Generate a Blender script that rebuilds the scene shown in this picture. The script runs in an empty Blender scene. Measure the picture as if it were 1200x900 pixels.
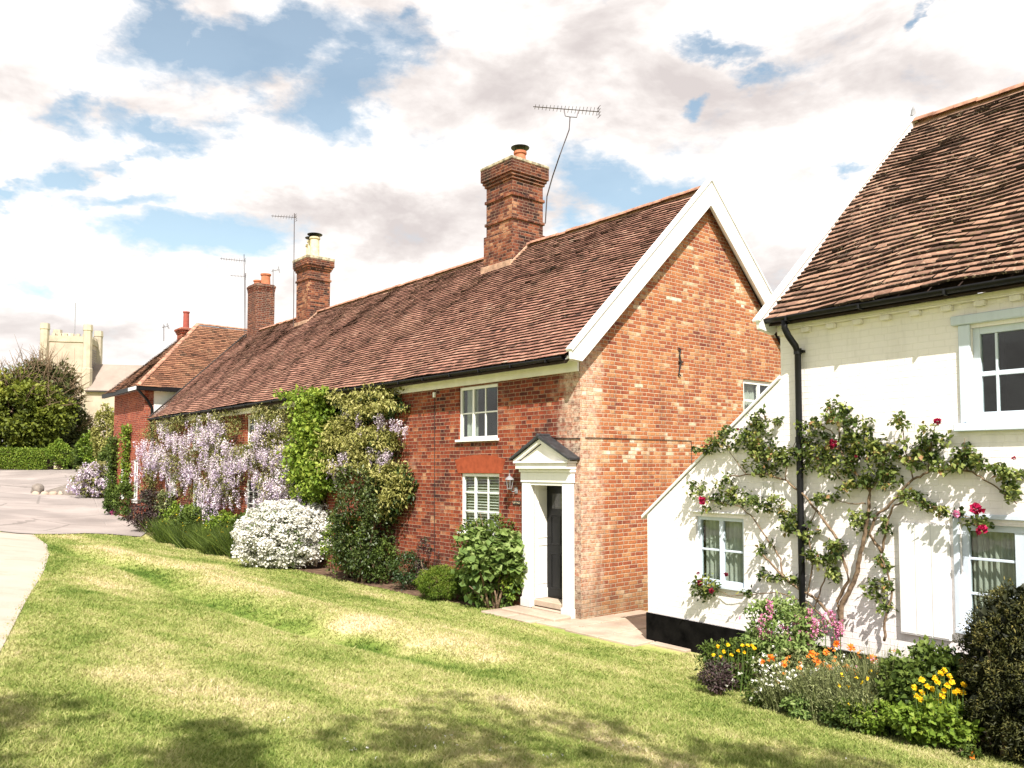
import bpy, math, random
import numpy as np
from mathutils import Vector, Matrix
RNG = np.random.default_rng(7)
random.seed(7)
sc = bpy.context.scene
col = sc.collection

# ------------------------------------------------------------------ camera
F = 955.0
PITCH = math.radians(3.0)
SHIFT = 97 - F * math.tan(PITCH)
EYE = np.array([0, 0, 2.6])
cam = bpy.data.cameras.new('camera')
cam.lens = F / 1200 * 36; cam.sensor_width = 36; cam.shift_y = SHIFT / 1200
cam.clip_start = 0.05; cam.clip_end = 3000
co = bpy.data.objects.new('camera', cam); col.objects.link(co)
co.location = EYE; co.rotation_euler = (math.pi / 2 + PITCH, 0, 0)
sc.camera = co

# ------------------------------------------------------------------ frames of the two house rows
class Frame:
    def __init__(s, o, deg):
        s.o = np.array(o, float); s.a = math.radians(deg)
        s.x = np.array([math.cos(s.a), math.sin(s.a), 0]); s.y = np.array([-math.sin(s.a), math.cos(s.a), 0])
    def w(s, x, y, z): return s.o + s.x * x + s.y * y + np.array([0, 0, z])
    def loc(s, p):
        q = np.asarray(p) - s.o
        return np.array([q @ s.x, q @ s.y, q[2]])
R = Frame((1.16, 13.8, 0), 39.8)
H = Frame((3.35, 10.5, 0), 37.0)

def ray(u, v):
    x = (u - 600) / F; y = -(v - 450 - SHIFT) / F
    return np.array([x, math.cos(PITCH) - y * math.sin(PITCH), math.sin(PITCH) + y * math.cos(PITCH)])
def on_wall(fr, u, v, x=0.0):            # a surveyed point of a facade, in that house's own metres
    d = ray(u, v); t = (x - (EYE - fr.o) @ fr.x) / (d @ fr.x)
    return fr.loc(EYE + d * t)
def at_depth(u, v, Y):
    d = ray(u, v); return EYE + d * (Y / d[1])

def sstep(a, b, x):
    t = np.clip((x - a) / (b - a), 0, 1); return t * t * (3 - 2 * t)
def height(X, Y):
    X = np.asarray(X, float); Y = np.asarray(Y, float)
    q = -((X - R.o[0]) * R.x[0] + (Y - R.o[1]) * R.x[1])
    L = (X - R.o[0]) * R.y[0] + (Y - R.o[1]) * R.y[1]
    k = q - 1.4
    z = 0.125 * 0.5 * (k + np.sqrt(k * k + 0.35))
    z = 1.12 - 0.5 * ((1.12 - z) + np.sqrt((1.12 - z) ** 2 + 0.02))
    z = z + 0.075 * 0.5 * ((Y - 28) + np.sqrt((Y - 28) ** 2 + 9))
    z = 2.42 - 0.5 * ((2.42 - z) + np.sqrt((2.42 - z) ** 2 + 0.02))
    q0 = 4.45 + 0.035 * L + 0.25 * np.sin(L * 0.5)
    z = z - 0.19 * np.exp(-((q - q0) / 0.42) ** 2) * sstep(-4, 0, L) * (1 - sstep(11, 16, L))
    z = z + 0.12 * np.exp(-((q - q0 + 1.0) / 0.7) ** 2) * sstep(-4, 0, L) * (1 - sstep(11, 16, L))
    z = z + 0.025 * np.sin(X * 0.9 + 1) * np.sin(Y * 0.7) * sstep(1.5, 4, q)
    return z
def on_ground(u, v, dz=0.0):
    d = ray(u, v); t = 3.0
    for _ in range(4000):
        p = EYE + d * t
        if p[2] <= float(height(p[0], p[1])) + dz: return p
        t += 0.02 + t * 0.002
    return p

# ------------------------------------------------------------------ tagging
def tag(o, label=None, cat=None, group=None, kind=None):
    if label: o['label'] = label
    if cat: o['category'] = cat
    if group: o['group'] = group
    if kind: o['kind'] = kind
    return o
def empty(name, loc=(0, 0, 0), rz=0.0):
    o = bpy.data.objects.new(name, None); col.objects.link(o)
    o.location = tuple(loc); o.rotation_euler = (0, 0, rz); o.empty_display_size = 0.2
    return o

# ------------------------------------------------------------------ mesh helpers
def uv_from(V, F_idx, sizes):
    out = []; p = 0
    return out
class MB:
    def __init__(s, T=None):
        s.v = []; s.f = []; s.T = T; s.tint = None
    def add(s, pts, faces):
        b = len(s.v)
        if s.T: pts = [s.T(*p) for p in pts]
        s.v += [tuple(map(float, p)) for p in pts]; s.f += [tuple(b + i for i in f) for f in faces]
    def box(s, x0, x1, y0, y1, z0, z1):
        P = [(x, y, z) for z in (z0, z1) for y in (y0, y1) for x in (x0, x1)]
        s.add(P, [(0, 2, 3, 1), (4, 5, 7, 6), (0, 1, 5, 4), (2, 6, 7, 3), (0, 4, 6, 2), (1, 3, 7, 5)])
    def poly_prism(s, pts2, axis, a, b):
        # polygon in the other two axes, extruded along axis from a to b
        def mk(p, c):
            if axis == 0: return (c, p[0], p[1])
            if axis == 1: return (p[0], c, p[1])
            return (p[0], p[1], c)
        n = len(pts2)
        P = [mk(p, a) for p in pts2] + [mk(p, b) for p in pts2]
        s.add(P, [tuple(range(n))[::-1], tuple(range(n, 2 * n))] + [(i, (i + 1) % n, n + (i + 1) % n, n + i) for i in range(n)])
    def tube(s, path, rad, n=6, cap=True):
        path = [np.array(p, float) for p in path]
        if not hasattr(rad, '__len__'): rad = [rad] * len(path)
        P = []; up = np.array([0.13, 0.21, 0.97])
        for i, p in enumerate(path):
            d = path[min(i + 1, len(path) - 1)] - path[max(i - 1, 0)]; d = d / (np.linalg.norm(d) + 1e-9)
            a = np.cross(d, up)
            if np.linalg.norm(a) < 0.1: a = np.cross(d, np.array([1, 0, 0]))
            a /= np.linalg.norm(a); b = np.cross(d, a)
            for k in range(n):
                t = 2 * math.pi * k / n; P.append(p + rad[i] * (math.cos(t) * a + math.sin(t) * b))
        fs = [(i * n + k, i * n + (k + 1) % n, (i + 1) * n + (k + 1) % n, (i + 1) * n + k) for i in range(len(path) - 1) for k in range(n)]
        if cap: fs += [tuple(range(n))[::-1], tuple(range((len(path) - 1) * n, len(path) * n))]
        s.add(P, fs)
    def lathe(s, prof, c, n=16, cap=True):
        P = []
        for r, z in prof:
            for k in range(n):
                t = 2 * math.pi * k / n; P.append((c[0] + r * math.cos(t), c[1] + r * math.sin(t), c[2] + z))
        fs = [(i * n + k, i * n + (k + 1) % n, (i + 1) * n + (k + 1) % n, (i + 1) * n + k) for i in range(len(prof) - 1) for k in range(n)]
        if cap: fs += [tuple(range(n))[::-1], tuple(range((len(prof) - 1) * n, len(prof) * n))]
        s.add(P, fs)
    def build(s, name, mat, parent=None, smooth=False, bevel=0.0, fix=True):
        me = bpy.data.meshes.new(name)
        me.from_pydata(s.v, [], s.f); me.update()
        if fix:
            import bmesh
            bm = bmesh.new(); bm.from_mesh(me); bmesh.ops.recalc_face_normals(bm, faces=bm.faces); bm.to_mesh(me); bm.free()
        auto_uv(me)
        o = bpy.data.objects.new(name, me); col.objects.link(o)
        me.materials.append(mat)
        if smooth: me.polygons.foreach_set('use_smooth', [True] * len(me.polygons))
        if parent: o.parent = parent
        if bevel:
            m = o.modifiers.new('bevel', 'BEVEL'); m.width = bevel; m.segments = 1; m.limit_method = 'ANGLE'
        return o
def auto_uv(me):
    nl = len(me.loops); npoly = len(me.polygons)
    if npoly == 0: return
    vi = np.empty(nl, np.int32); me.loops.foreach_get('vertex_index', vi)
    V = np.empty(len(me.vertices) * 3); me.vertices.foreach_get('co', V); V = V.reshape(-1, 3)
    tot = np.empty(npoly, np.int32); me.polygons.foreach_get('loop_total', tot)
    N = np.empty(npoly * 3); me.polygons.foreach_get('normal', N); N = N.reshape(-1, 3)
    N = np.round(N, 3)
    t = np.cross(np.array([0, 0, 1.0]), N); ln = np.linalg.norm(t, axis=1)
    t[ln < 0.15] = (1, 0, 0); ln[ln < 0.15] = 1; t /= ln[:, None]
    b = np.cross(N, t)
    ti = np.repeat(t, tot, 0); bi = np.repeat(b, tot, 0); P = V[vi]
    uv = np.stack([(P * ti).sum(1), (P * bi).sum(1)], 1)
    l = me.uv_layers.new(name='UVMap'); l.data.foreach_set('uv', uv.ravel())
def mesh_np(name, V, Fc, mat, parent=None, tint=None, smooth=False, uv=False):
    V = np.asarray(V, np.float32); Fc = np.asarray(Fc, np.int32); k = Fc.shape[1]
    me = bpy.data.meshes.new(name)
    me.vertices.add(len(V)); me.vertices.foreach_set('co', V.ravel())
    me.loops.add(Fc.size); me.loops.foreach_set('vertex_index', Fc.ravel())
    me.polygons.add(len(Fc)); me.polygons.foreach_set('loop_start', np.arange(0, Fc.size, k, dtype=np.int32))
    if smooth: me.polygons.foreach_set('use_smooth', np.ones(len(Fc), bool))
    me.update(calc_edges=True); 
    if tint is not None:
        a = me.attributes.new('tint', 'FLOAT', 'FACE'); a.data.foreach_set('value', np.asarray(tint, np.float32))
    if uv: auto_uv(me)
    me.materials.append(mat)
    o = bpy.data.objects.new(name, me); col.objects.link(o)
    if parent: o.parent = parent
    return o

# ------------------------------------------------------------------ materials
class NT:
    def __init__(s, name):
        s.m = bpy.data.materials.new(name); s.m.use_nodes = True; s.t = s.m.node_tree; s.n = s.t.nodes; s.l = s.t.links
        s.b = s.n['Principled BSDF']; s.out = s.n['Material Output']
    def node(s, ty, **kw):
        n = s.n.new(ty)
        for k, v in kw.items():
            if k.startswith('i_'): s.set(n.inputs[k[2:].replace('_', ' ')], v)
            else: setattr(n, k, v)
        return n
    def set(s, inp, v):
        if isinstance(v, bpy.types.NodeSocket): s.l.new(v, inp)
        elif isinstance(v, (tuple, list)) and len(v) == 3 and inp.type == 'RGBA': inp.default_value = (*v, 1)
        else: inp.default_value = v
    def math(s, op, a, b=None, c=None, clamp=False):
        n = s.n.new('ShaderNodeMath'); n.operation = op; n.use_clamp = clamp; s.set(n.inputs[0], a)
        if b is not None: s.set(n.inputs[1], b)
        if c is not None: s.set(n.inputs[2], c)
        return n.outputs[0]
    def noise(s, vec, scale, detail=4, rough=0.55, dist=0.0, dim='3D'):
        n = s.n.new('ShaderNodeTexNoise'); n.noise_dimensions = dim
        if vec is not None: s.l.new(vec, n.inputs['Vector'])
        n.inputs['Scale'].default_value = scale; n.inputs['Detail'].default_value = detail; n.inputs['Roughness'].default_value = rough
        n.inputs['Distortion'].default_value = dist
        return n.outputs[0]
    def ramp(s, f, stops, interp='LINEAR'):
        n = s.n.new('ShaderNodeValToRGB'); n.color_ramp.interpolation = interp; e = n.color_ramp.elements
        while len(e) < len(stops): e.new(0.5)
        for i, (p, c) in enumerate(stops):
            e[i].position = p; c = (c, c, c) if not hasattr(c, '__len__') else c
            e[i].color = (*c, 1)
        s.set(n.inputs[0], f); return n.outputs[0]
    def mix(s, f, a, b, mode='MIX'):
        n = s.n.new('ShaderNodeMix'); n.data_type = 'RGBA'; n.blend_type = mode
        s.set(n.inputs[0], f); s.set(n.inputs[6], a); s.set(n.inputs[7], b); return n.outputs[2]
    def bump(s, h, strength=0.5, dist=0.01):
        n = s.n.new('ShaderNodeBump'); n.inputs['Strength'].default_value = strength; n.inputs['Distance'].default_value = dist
        s.set(n.inputs['Height'], h); s.l.new(n.outputs[0], s.b.inputs['Normal'])
    def base(s, c, rough=0.8, spec=0.3, metal=0.0):
        s.set(s.b.inputs['Base Color'], c); s.set(s.b.inputs['Roughness'], rough)
        s.b.inputs['Specular IOR Level'].default_value = spec; s.b.inputs['Metallic'].default_value = metal
    def coord(s, k='Object'): return s.n.new('ShaderNodeTexCoord').outputs[k]
    def sep(s, v):
        n = s.n.new('ShaderNodeSeparateXYZ'); s.l.new(v, n.inputs[0]); return n.outputs
    def comb(s, x, y, z=0.0):
        n = s.n.new('ShaderNodeCombineXYZ'); s.set(n.inputs[0], x); s.set(n.inputs[1], y); s.set(n.inputs[2], z); return n.outputs[0]

def plain(name, c, rough=0.7, spec=0.3, var=0.12, scale=6.0, metal=0.0, bump=0.0):
    t = NT(name); v = t.coord(); n = t.noise(v, scale, 5)
    d = tuple(x * (1 - var * 2) for x in c); l = tuple(min(1, x * (1 + var)) for x in c)
    t.base(t.ramp(n, [(0.3, d), (0.65, l)]), rough, spec, metal)
    if bump: t.bump(t.noise(v, scale * 8, 4), bump, 0.004)
    return t.m

def brick(name, ramp, mortar, patch=None, corner=False, row=0.075, mort=0.011, paint=None, warp=0.006, patchy=0.5, bumps=0.8, upper=False):
    t = NT(name); uv = t.coord('UV'); ob = t.coord('Object')
    wn = t.n.new('ShaderNodeTexNoise'); wn.inputs['Scale'].default_value = 3.5; wn.inputs['Detail'].default_value = 5; t.l.new(ob, wn.inputs['Vector'])
    sub = t.n.new('ShaderNodeVectorMath'); sub.operation = 'SUBTRACT'; t.l.new(wn.outputs['Color'], sub.inputs[0]); sub.inputs[1].default_value = (0.5, 0.5, 0.5)
    ma = t.n.new('ShaderNodeVectorMath'); ma.operation = 'MULTIPLY_ADD'; t.l.new(sub.outputs[0], ma.inputs[0]); ma.inputs[1].default_value = (warp * 3, warp * 3, 0); t.l.new(uv, ma.inputs[2])
    u, v, _ = t.sep(ma.outputs[0])
    vr = t.math('DIVIDE', v, row); r = t.math('FLOOR', vr); fv = t.math('FRACT', vr)
    odd = t.math('MODULO', t.math('ABSOLUTE', r), 2.0)
    wr = t.n.new('ShaderNodeTexWhiteNoise'); wr.noise_dimensions = '1D'; t.l.new(r, wr.inputs['W'])
    cu = t.math('ADD', t.math('DIVIDE', u, 0.345), t.math('MULTIPLY_ADD', odd, 0.5, t.math('MULTIPLY', wr.outputs[0], 0.12)))
    cf = t.math('FLOOR', cu); fu = t.math('FRACT', cu)
    hd = t.math('GREATER_THAN', fu, 0.66)
    lo1 = t.math('MULTIPLY', fu, 0.345); lo2 = t.math('MULTIPLY', t.math('SUBTRACT', 0.66, fu), 0.345)
    d1 = t.math('MINIMUM', t.math('ABSOLUTE', lo1), t.math('ABSOLUTE', lo2))
    d2 = t.math('MINIMUM', d1, t.math('MULTIPLY', t.math('SUBTRACT', 1.0, fu), 0.345))
    dv = t.math('MULTIPLY', t.math('MINIMUM', fv, t.math('SUBTRACT', 1.0, fv)), row)
    d = t.math('MINIMUM', d2, dv)
    d = t.math('ADD', d, t.math('MULTIPLY', t.math('SUBTRACT', t.noise(ob, 45, 3), 0.5), 0.008))
    mr = t.n.new('ShaderNodeMapRange'); mr.interpolation_type = 'SMOOTHSTEP'
    t.l.new(d, mr.inputs[0]); mr.inputs[1].default_value = mort * 0.25; mr.inputs[2].default_value = mort * 0.8
    mask = mr.outputs[0]
    idv = t.comb(t.math('ADD', t.math('MULTIPLY', cf, 2.0), hd), r)
    wh = t.n.new('ShaderNodeTexWhiteNoise'); wh.noise_dimensions = '2D'; t.l.new(idv, wh.inputs['Vector'])
    rnd = wh.outputs['Value']
    big = t.noise(ob, 0.9, 4, 0.6)
    f = t.math('ADD', t.math('MULTIPLY', rnd, 0.70), t.math('ADD', 0.14, t.math('MULTIPLY', t.math('SUBTRACT', big, 0.5), patchy * 1.35)))
    f = t.math('ADD', f, t.math('MULTIPLY', t.math('SUBTRACT', t.noise(ob, 3.2, 5, 0.7), 0.5), 0.35))
    if upper:
        zu = t.sep(ob)[2]; zu = t.math('DIVIDE', t.math('SUBTRACT', zu, 5.0), 1.5)
        f = t.math('ADD', f, t.math('MULTIPLY', t.math('POWER', 2.718, t.math('MULTIPLY', t.math('MULTIPLY', zu, zu), -1.0)), 0.035))
    c = t.ramp(f, ramp)
    c = t.mix(0.75, c, t.ramp(t.noise(ob, 30, 6, 0.75), [(0.32, 0.35), (0.66, 1.0)]), 'MULTIPLY')
    c = t.mix(0.25, c, (1, 0.97, 0.9), 'SCREEN') if paint is None and patch == 'pale' else c
    mc = t.mix(t.noise(ob, 7, 4), mortar, tuple(x * 0.6 for x in mortar))
    c = t.mix(mask, mc, c)
    # lime wash and weathering with a shape of its own
    w = t.ramp(t.noise(ob, 1.6, 6, 0.65), [(0.60, 0.0), (0.72, 0.75)])
    c = t.mix(t.math('MULTIPLY', w, 0.45), c, tuple(min(1, x * 1.05) for x in mortar))
    if corner:
        x, y, z = t.sep(ob)
        rr = t.math('SQRT', t.math('ADD', t.math('POWER', t.math('ABSOLUTE', x), 2.0), t.math('POWER', t.math('ABSOLUTE', y), 2.0)))
        e = t.math('SUBTRACT', t.math('ADD', 0.62, t.math('MULTIPLY', t.math('SUBTRACT', t.noise(ob, 5, 5), 0.5), 1.1)), rr)
        e = t.math('MULTIPLY', e, 3.2, clamp=True)
        hi = t.ramp(z, [(0.0, 0.5), (1.0, 1.0)])
        e = t.math('MULTIPLY', e, t.ramp(t.noise(ob, 11, 5, 0.75), [(0.40, 0.15), (0.58, 1.0)]))
        c = t.mix(t.math('MULTIPLY', e, 0.62), c, (0.74, 0.60, 0.46))
    if paint:
        st = t.ramp(t.noise(ob, 2.2, 6, 0.7), [(0.35, 0.0), (0.75, 1.0)])
        c = t.mix(t.math('MULTIPLY', st, 0.14), paint, (0.55, 0.50, 0.42))
        c = t.mix(t.math('MULTIPLY', t.math('SUBTRACT', 1.0, mask), 0.16), c, (0.6, 0.56, 0.5))
        fl = t.ramp(t.noise(ob, 13, 6, 0.75), [(0.70, 0.0), (0.74, 1.0)])
        c = t.mix(t.math('MULTIPLY', fl, 0.3), c, (0.45, 0.38, 0.3))
    t.base(c, 0.9, 0.15)
    zz = t.sep(ob)[2]
    damp = t.math('MULTIPLY', t.math('SUBTRACT', t.math('ADD', 0.55, t.math('MULTIPLY', t.noise(ob, 2.5, 5, 0.7), 0.6)), zz), 1.6, clamp=True)
    sx_, sy_, sz_ = t.sep(ob); st_ = t.noise(t.comb(t.math('MULTIPLY', sx_, 3.0), t.math('MULTIPLY', sy_, 3.0), t.math('MULTIPLY', sz_, 0.35)), 1.3, 6, 0.7)
    c = t.mix(t.math('MULTIPLY', damp, 0.45 if not paint else 0.12), c, (0.10, 0.085, 0.05))
    c = t.mix(t.math('MULTIPLY', t.ramp(st_, [(0.50, 0.0), (0.68, 1.0)]), 0.35 if not paint else 0.10), c, (0.07, 0.05, 0.04))
    t.set(t.b.inputs['Base Color'], c)
    hgt = t.math('ADD', t.math('MULTIPLY', mask, 1.0 if not paint else 0.5), t.math('MULTIPLY', t.noise(ob, 22, 6, 0.7), 0.9))
    hgt = t.math('ADD', hgt, t.math('MULTIPLY', rnd, 0.35))
    t.bump(hgt, bumps, 0.010)
    return t.m

M = {}
M['brick_front'] = brick('brick_front', [(0.0, (0.060, 0.020, 0.018)), (0.25, (0.15, 0.034, 0.022)), (0.6, (0.28, 0.058, 0.028)), (0.88, (0.39, 0.105, 0.045)), (1.0, (0.52, 0.27, 0.15))], (0.50, 0.35, 0.25), corner=True, patchy=1.1, bumps=1.0, mort=0.0095)
M['brick_gable'] = brick('brick_gable', [(0.0, (0.21, 0.060, 0.040)), (0.20, (0.36, 0.105, 0.052)), (0.46, (0.46, 0.155, 0.062)), (0.68, (0.54, 0.23, 0.095)), (0.83, (0.60, 0.34, 0.17)), (0.93, (0.74, 0.56, 0.38)), (1.0, (0.84, 0.74, 0.58))], (0.70, 0.52, 0.36), corner=True, patchy=1.0, bumps=1.2, row=0.072, upper=True, mort=0.012)
M['brick_chimney'] = brick('brick_chimney', [(0.0, (0.022, 0.014, 0.013)), (0.32, (0.10, 0.032, 0.024)), (0.68, (0.30, 0.095, 0.048)), (1.0, (0.48, 0.25, 0.14))], (0.32, 0.21, 0.15), patchy=1.6)
M['brick_dark'] = brick('brick_dark', [(0.0, (0.05, 0.022, 0.018)), (0.5, (0.15, 0.045, 0.03)), (1.0, (0.30, 0.11, 0.06))], (0.36, 0.28, 0.22), patchy=0.8)
M['brick_far'] = brick('brick_far', [(0.0, (0.16, 0.03, 0.02)), (0.5, (0.34, 0.065, 0.035)), (1.0, (0.48, 0.13, 0.06))], (0.5, 0.33, 0.25), patchy=0.8)
M['white_brick'] = brick('white_painted_brick', [(0, (0.5, 0.5, 0.5)), (1, (0.5, 0.5, 0.5))], (0.8, 0.78, 0.74), paint=(0.88, 0.83, 0.81), warp=0.01, bumps=0.36)
def paint(name, c, rough=0.45):
    t = NT(name); o = t.coord(); x, y, z = t.sep(o)
    st = t.noise(t.comb(t.math('MULTIPLY', x, 5.0), t.math('MULTIPLY', y, 5.0), t.math('MULTIPLY', z, 1.1)), 2.2, 6, 0.7)
    k = t.mix(t.math('MULTIPLY', t.ramp(st, [(0.48, 0.0), (0.75, 1.0)]), 0.30), c, tuple(q * .62 for q in c))
    k = t.mix(t.math('MULTIPLY', t.ramp(t.noise(o, 38, 4, 0.7), [(0.68, 0.0), (0.72, 1.0)]), 0.5), k, (0.30, 0.26, 0.20))
    sp = t.math('MULTIPLY', t.math('SUBTRACT', t.math('ADD', 0.30, t.math('MULTIPLY', t.noise(o, 9, 4), 0.4)), z), 2.0, clamp=True)
    k = t.mix(t.math('MULTIPLY', sp, 0.4), k, (0.25, 0.22, 0.12)); t.base(k, rough, 0.4); t.bump(t.noise(o, 30, 4), 0.15, 0.004); return t.m
M['white_paint'] = paint('white_paint', (0.80, 0.79, 0.77))
M['cream_paint'] = plain('cream_paint', (0.78, 0.755, 0.715), 0.5, 0.35, 0.06, 3)
M['blue_paint'] = paint('pale_blue_paint', (0.58, 0.65, 0.73))
M['plinth'] = plain('black_tar', (0.006, 0.0055, 0.005), 0.95, 0.06, 0.45, 5, bump=1.0)
M['black'] = plain('black_plastic', (0.007, 0.007, 0.008), 0.45, 0.25, 0.2, 9)
M['iron'] = plain('black_iron', (0.03, 0.025, 0.022), 0.7, 0.3, 0.2, 20)
M['door'] = plain('black_gloss_paint', (0.006, 0.0065, 0.007), 0.3, 0.25, 0.15, 4)
M['slate'] = plain('black_slate', (0.035, 0.037, 0.04), 0.5, 0.4, 0.3, 12)
M['terracotta'] = plain('terracotta', (0.45, 0.16, 0.085), 0.8, 0.2, 0.15, 9)
M['cream_pot'] = plain('cream_clay', (0.62, 0.53, 0.36), 0.8, 0.2, 0.15, 7)
M['red_pot'] = plain('red_clay', (0.30, 0.075, 0.055), 0.7, 0.2, 0.12, 7)
M['lead'] = plain('grey_lead', (0.25, 0.25, 0.26), 0.6, 0.3, 0.15, 9)
M['metal'] = plain('aerial_metal', (0.10, 0.08, 0.08), 0.4, 0.5, 0.1, 9, 0.6)
M['stone'] = plain('worn_stone', (0.20, 0.17, 0.145), 0.9, 0.15, 0.2, 5, bump=0.5)
M['church'] = plain('church_stone', (0.40, 0.33, 0.265), 0.9, 0.15, 0.12, 0.6, bump=0.3)
M['church_trim'] = plain('church_trim_stone', (0.42, 0.365, 0.285), 0.9, 0.15, 0.12, 0.8)
M['church_roof'] = plain('church_roof', (0.29, 0.235, 0.20), 0.8, 0.15, 0.08, 0.5)
M['louvre'] = plain('belfry_louvre', (0.26, 0.23, 0.23), 0.8, 0.15, 0.2, 3)
M['ridge'] = plain('ridge_tile', (0.40, 0.21, 0.145), 0.9, 0.15, 0.25, 6, bump=0.5)
M['mortar'] = plain('lime_mortar', (0.42, 0.27, 0.19), 0.95, 0.1, 0.25, 6, bump=0.5)
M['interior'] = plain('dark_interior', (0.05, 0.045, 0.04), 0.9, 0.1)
M['curtain'] = plain('grey_green_curtain', (0.55, 0.54, 0.48), 0.9, 0.1, 0.1, 5)
M['blind'] = plain('white_blind', (0.68, 0.66, 0.62), 0.6, 0.2, 0.05)
M['bark'] = plain('bark', (0.20, 0.14, 0.09), 0.9, 0.1, 0.3, 20, bump=0.6)
M['twig'] = plain('dark_twig', (0.10, 0.07, 0.05), 0.9, 0.1, 0.3, 20)
M['soil'] = plain('bed_soil', (0.14, 0.09, 0.06), 0.95, 0.1, 0.3, 9, bump=0.8)
M['lichen_brick'] = plain('lichen_covered_cap', (0.38, 0.33, 0.24), 0.95, 0.1, 0.35, 9, bump=0.8)

def glass_mat():
    t = NT('window_glass'); t.n.remove(t.b)
    g = t.node('ShaderNodeBsdfGlossy'); g.inputs['Roughness'].default_value = 0.02; g.inputs['Color'].default_value = (1, 1, 1, 1)
    tr = t.node('ShaderNodeBsdfTransparent'); tr.inputs['Color'].default_value = (0.82, 0.86, 0.84, 1)
    fr = t.node('ShaderNodeFresnel'); ge = t.n.new('ShaderNodeNewGeometry'); t.l.new(t.math('SUBTRACT', 1.5, t.math('MULTIPLY', ge.outputs['Backfacing'], 0.8333)), fr.inputs['IOR'])
    f = t.math('MULTIPLY_ADD', fr.outputs[0], 0.8, 0.0)
    b = t.n.new('ShaderNodeBump'); b.inputs['Strength'].default_value = 0.12; b.inputs['Distance'].default_value = 0.02
    t.l.new(t.noise(t.coord(), 3.0, 2), b.inputs['Height']); t.l.new(b.outputs[0], g.inputs['Normal'])
    m = t.node('ShaderNodeMixShader'); t.l.new(f, m.inputs[0]); t.l.new(tr.outputs[0], m.inputs[1]); t.l.new(g.outputs[0], m.inputs[2])
    t.l.new(m.outputs[0], t.out.inputs['Surface']); return t.m
M['glass'] = glass_mat()

def tile_mat(name, stops, dark, light):
    t = NT(name); ob = t.coord()
    a = t.node('ShaderNodeAttribute', attribute_name='tint')
    x, y, z = t.sep(ob)
    big = t.noise(ob, 0.8, 5, 0.65)
    f = t.math('ADD', t.math('MULTIPLY', a.outputs['Fac'], 0.75), t.math('MULTIPLY', t.math('SUBTRACT', big, 0.4), 0.7))
    c = t.ramp(f, stops)
    c = t.mix(0.6, c, t.ramp(t.noise(ob, 24, 5, 0.7), [(0.25, 0.5), (0.7, 1.0)]), 'MULTIPLY')
    mo = t.math('MULTIPLY', t.ramp(t.noise(ob, 1.3, 7, 0.72, 0.6), [(0.48, 0.0), (0.68, 1.0)]), t.ramp(t.noise(ob, 13, 6, 0.8), [(0.47, 0.0), (0.60, 1.0)]))
    c = t.mix(t.math('MULTIPLY', mo, 0.85), c, dark)
    li = t.math('MULTIPLY', t.ramp(t.noise(ob, 21, 5, 0.7), [(0.56, 0.0), (0.63, 1.0)]), t.ramp(t.noise(ob, 0.9, 4, 0.6), [(0.45, 0.15), (0.62, 1.0)]))
    c = t.mix(t.math('MULTIPLY', li, 0.6), c, light)
    ms = t.math('MULTIPLY', t.ramp(t.noise(ob, 11, 6, 0.75), [(0.55, 0.0), (0.64, 1.0)]), t.ramp(t.noise(ob, 0.6, 3, 0.6), [(0.48, 0.0), (0.62, 1.0)]))
    c = t.mix(t.math('MULTIPLY', ms, 0.6), c, (0.16, 0.14, 0.06))
    t.base(c, 0.9, 0.12)
    t.bump(t.noise(ob, 60, 5, 0.7), 0.5, 0.006)
    return t.m
M['tile_row'] = tile_mat('red_clay_tiles', [(0.0, (0.045, 0.028, 0.024)), (0.16, (0.16, 0.080, 0.064)), (0.34, (0.32, 0.155, 0.118)), (0.52, (0.43, 0.215, 0.160)), (0.75, (0.54, 0.30, 0.225)), (1.0, (0.64, 0.46, 0.35))], (0.085, 0.062, 0.045), (0.50, 0.38, 0.27))
M['tile_white'] = tile_mat('orange_brown_tiles', [(0.0, (0.040, 0.027, 0.022)), (0.18, (0.16, 0.090, 0.066)), (0.38, (0.30, 0.170, 0.122)), (0.6, (0.42, 0.245, 0.170)), (0.8, (0.53, 0.34, 0.24)), (1.0, (0.66, 0.51, 0.39))], (0.075, 0.055, 0.042), (0.60, 0.48, 0.36))
M['tile_far'] = tile_mat('brown_far_tiles', [(0.0, (0.05, 0.03, 0.022)), (0.18, (0.15, 0.075, 0.05)), (0.35, (0.26, 0.12, 0.075)), (0.7, (0.40, 0.20, 0.12)), (1.0, (0.50, 0.32, 0.2))], (0.10, 0.075, 0.05), (0.5, 0.38, 0.27))

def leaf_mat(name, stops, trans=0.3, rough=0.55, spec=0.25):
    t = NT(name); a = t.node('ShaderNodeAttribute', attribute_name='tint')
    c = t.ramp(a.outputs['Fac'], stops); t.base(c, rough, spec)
    tr = t.node('ShaderNodeBsdfTranslucent'); t.l.new(c, tr.inputs['Color'])
    m = t.node('ShaderNodeMixShader'); m.inputs[0].default_value = trans
    t.l.new(t.b.outputs[0], m.inputs[1]); t.l.new(tr.outputs[0], m.inputs[2]); t.l.new(m.outputs[0], t.out.inputs['Surface'])
    return t.m
G = {}
G['mid'] = leaf_mat('leaf_mid', [(0, (0.022, 0.040, 0.008)), (0.5, (0.075, 0.118, 0.020)), (1, (0.19, 0.25, 0.05))])
G['dark'] = leaf_mat('leaf_dark', [(0, (0.012, 0.026, 0.008)), (0.6, (0.035, 0.070, 0.018)), (1, (0.085, 0.13, 0.035))], 0.2, 0.4, 0.4)
G['ivy'] = leaf_mat('leaf_glossy', [(0, (0.018, 0.034, 0.009)), (0.6, (0.065, 0.095, 0.022)), (1, (0.17, 0.19, 0.06))], 0.2, 0.4, 0.4)
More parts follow.
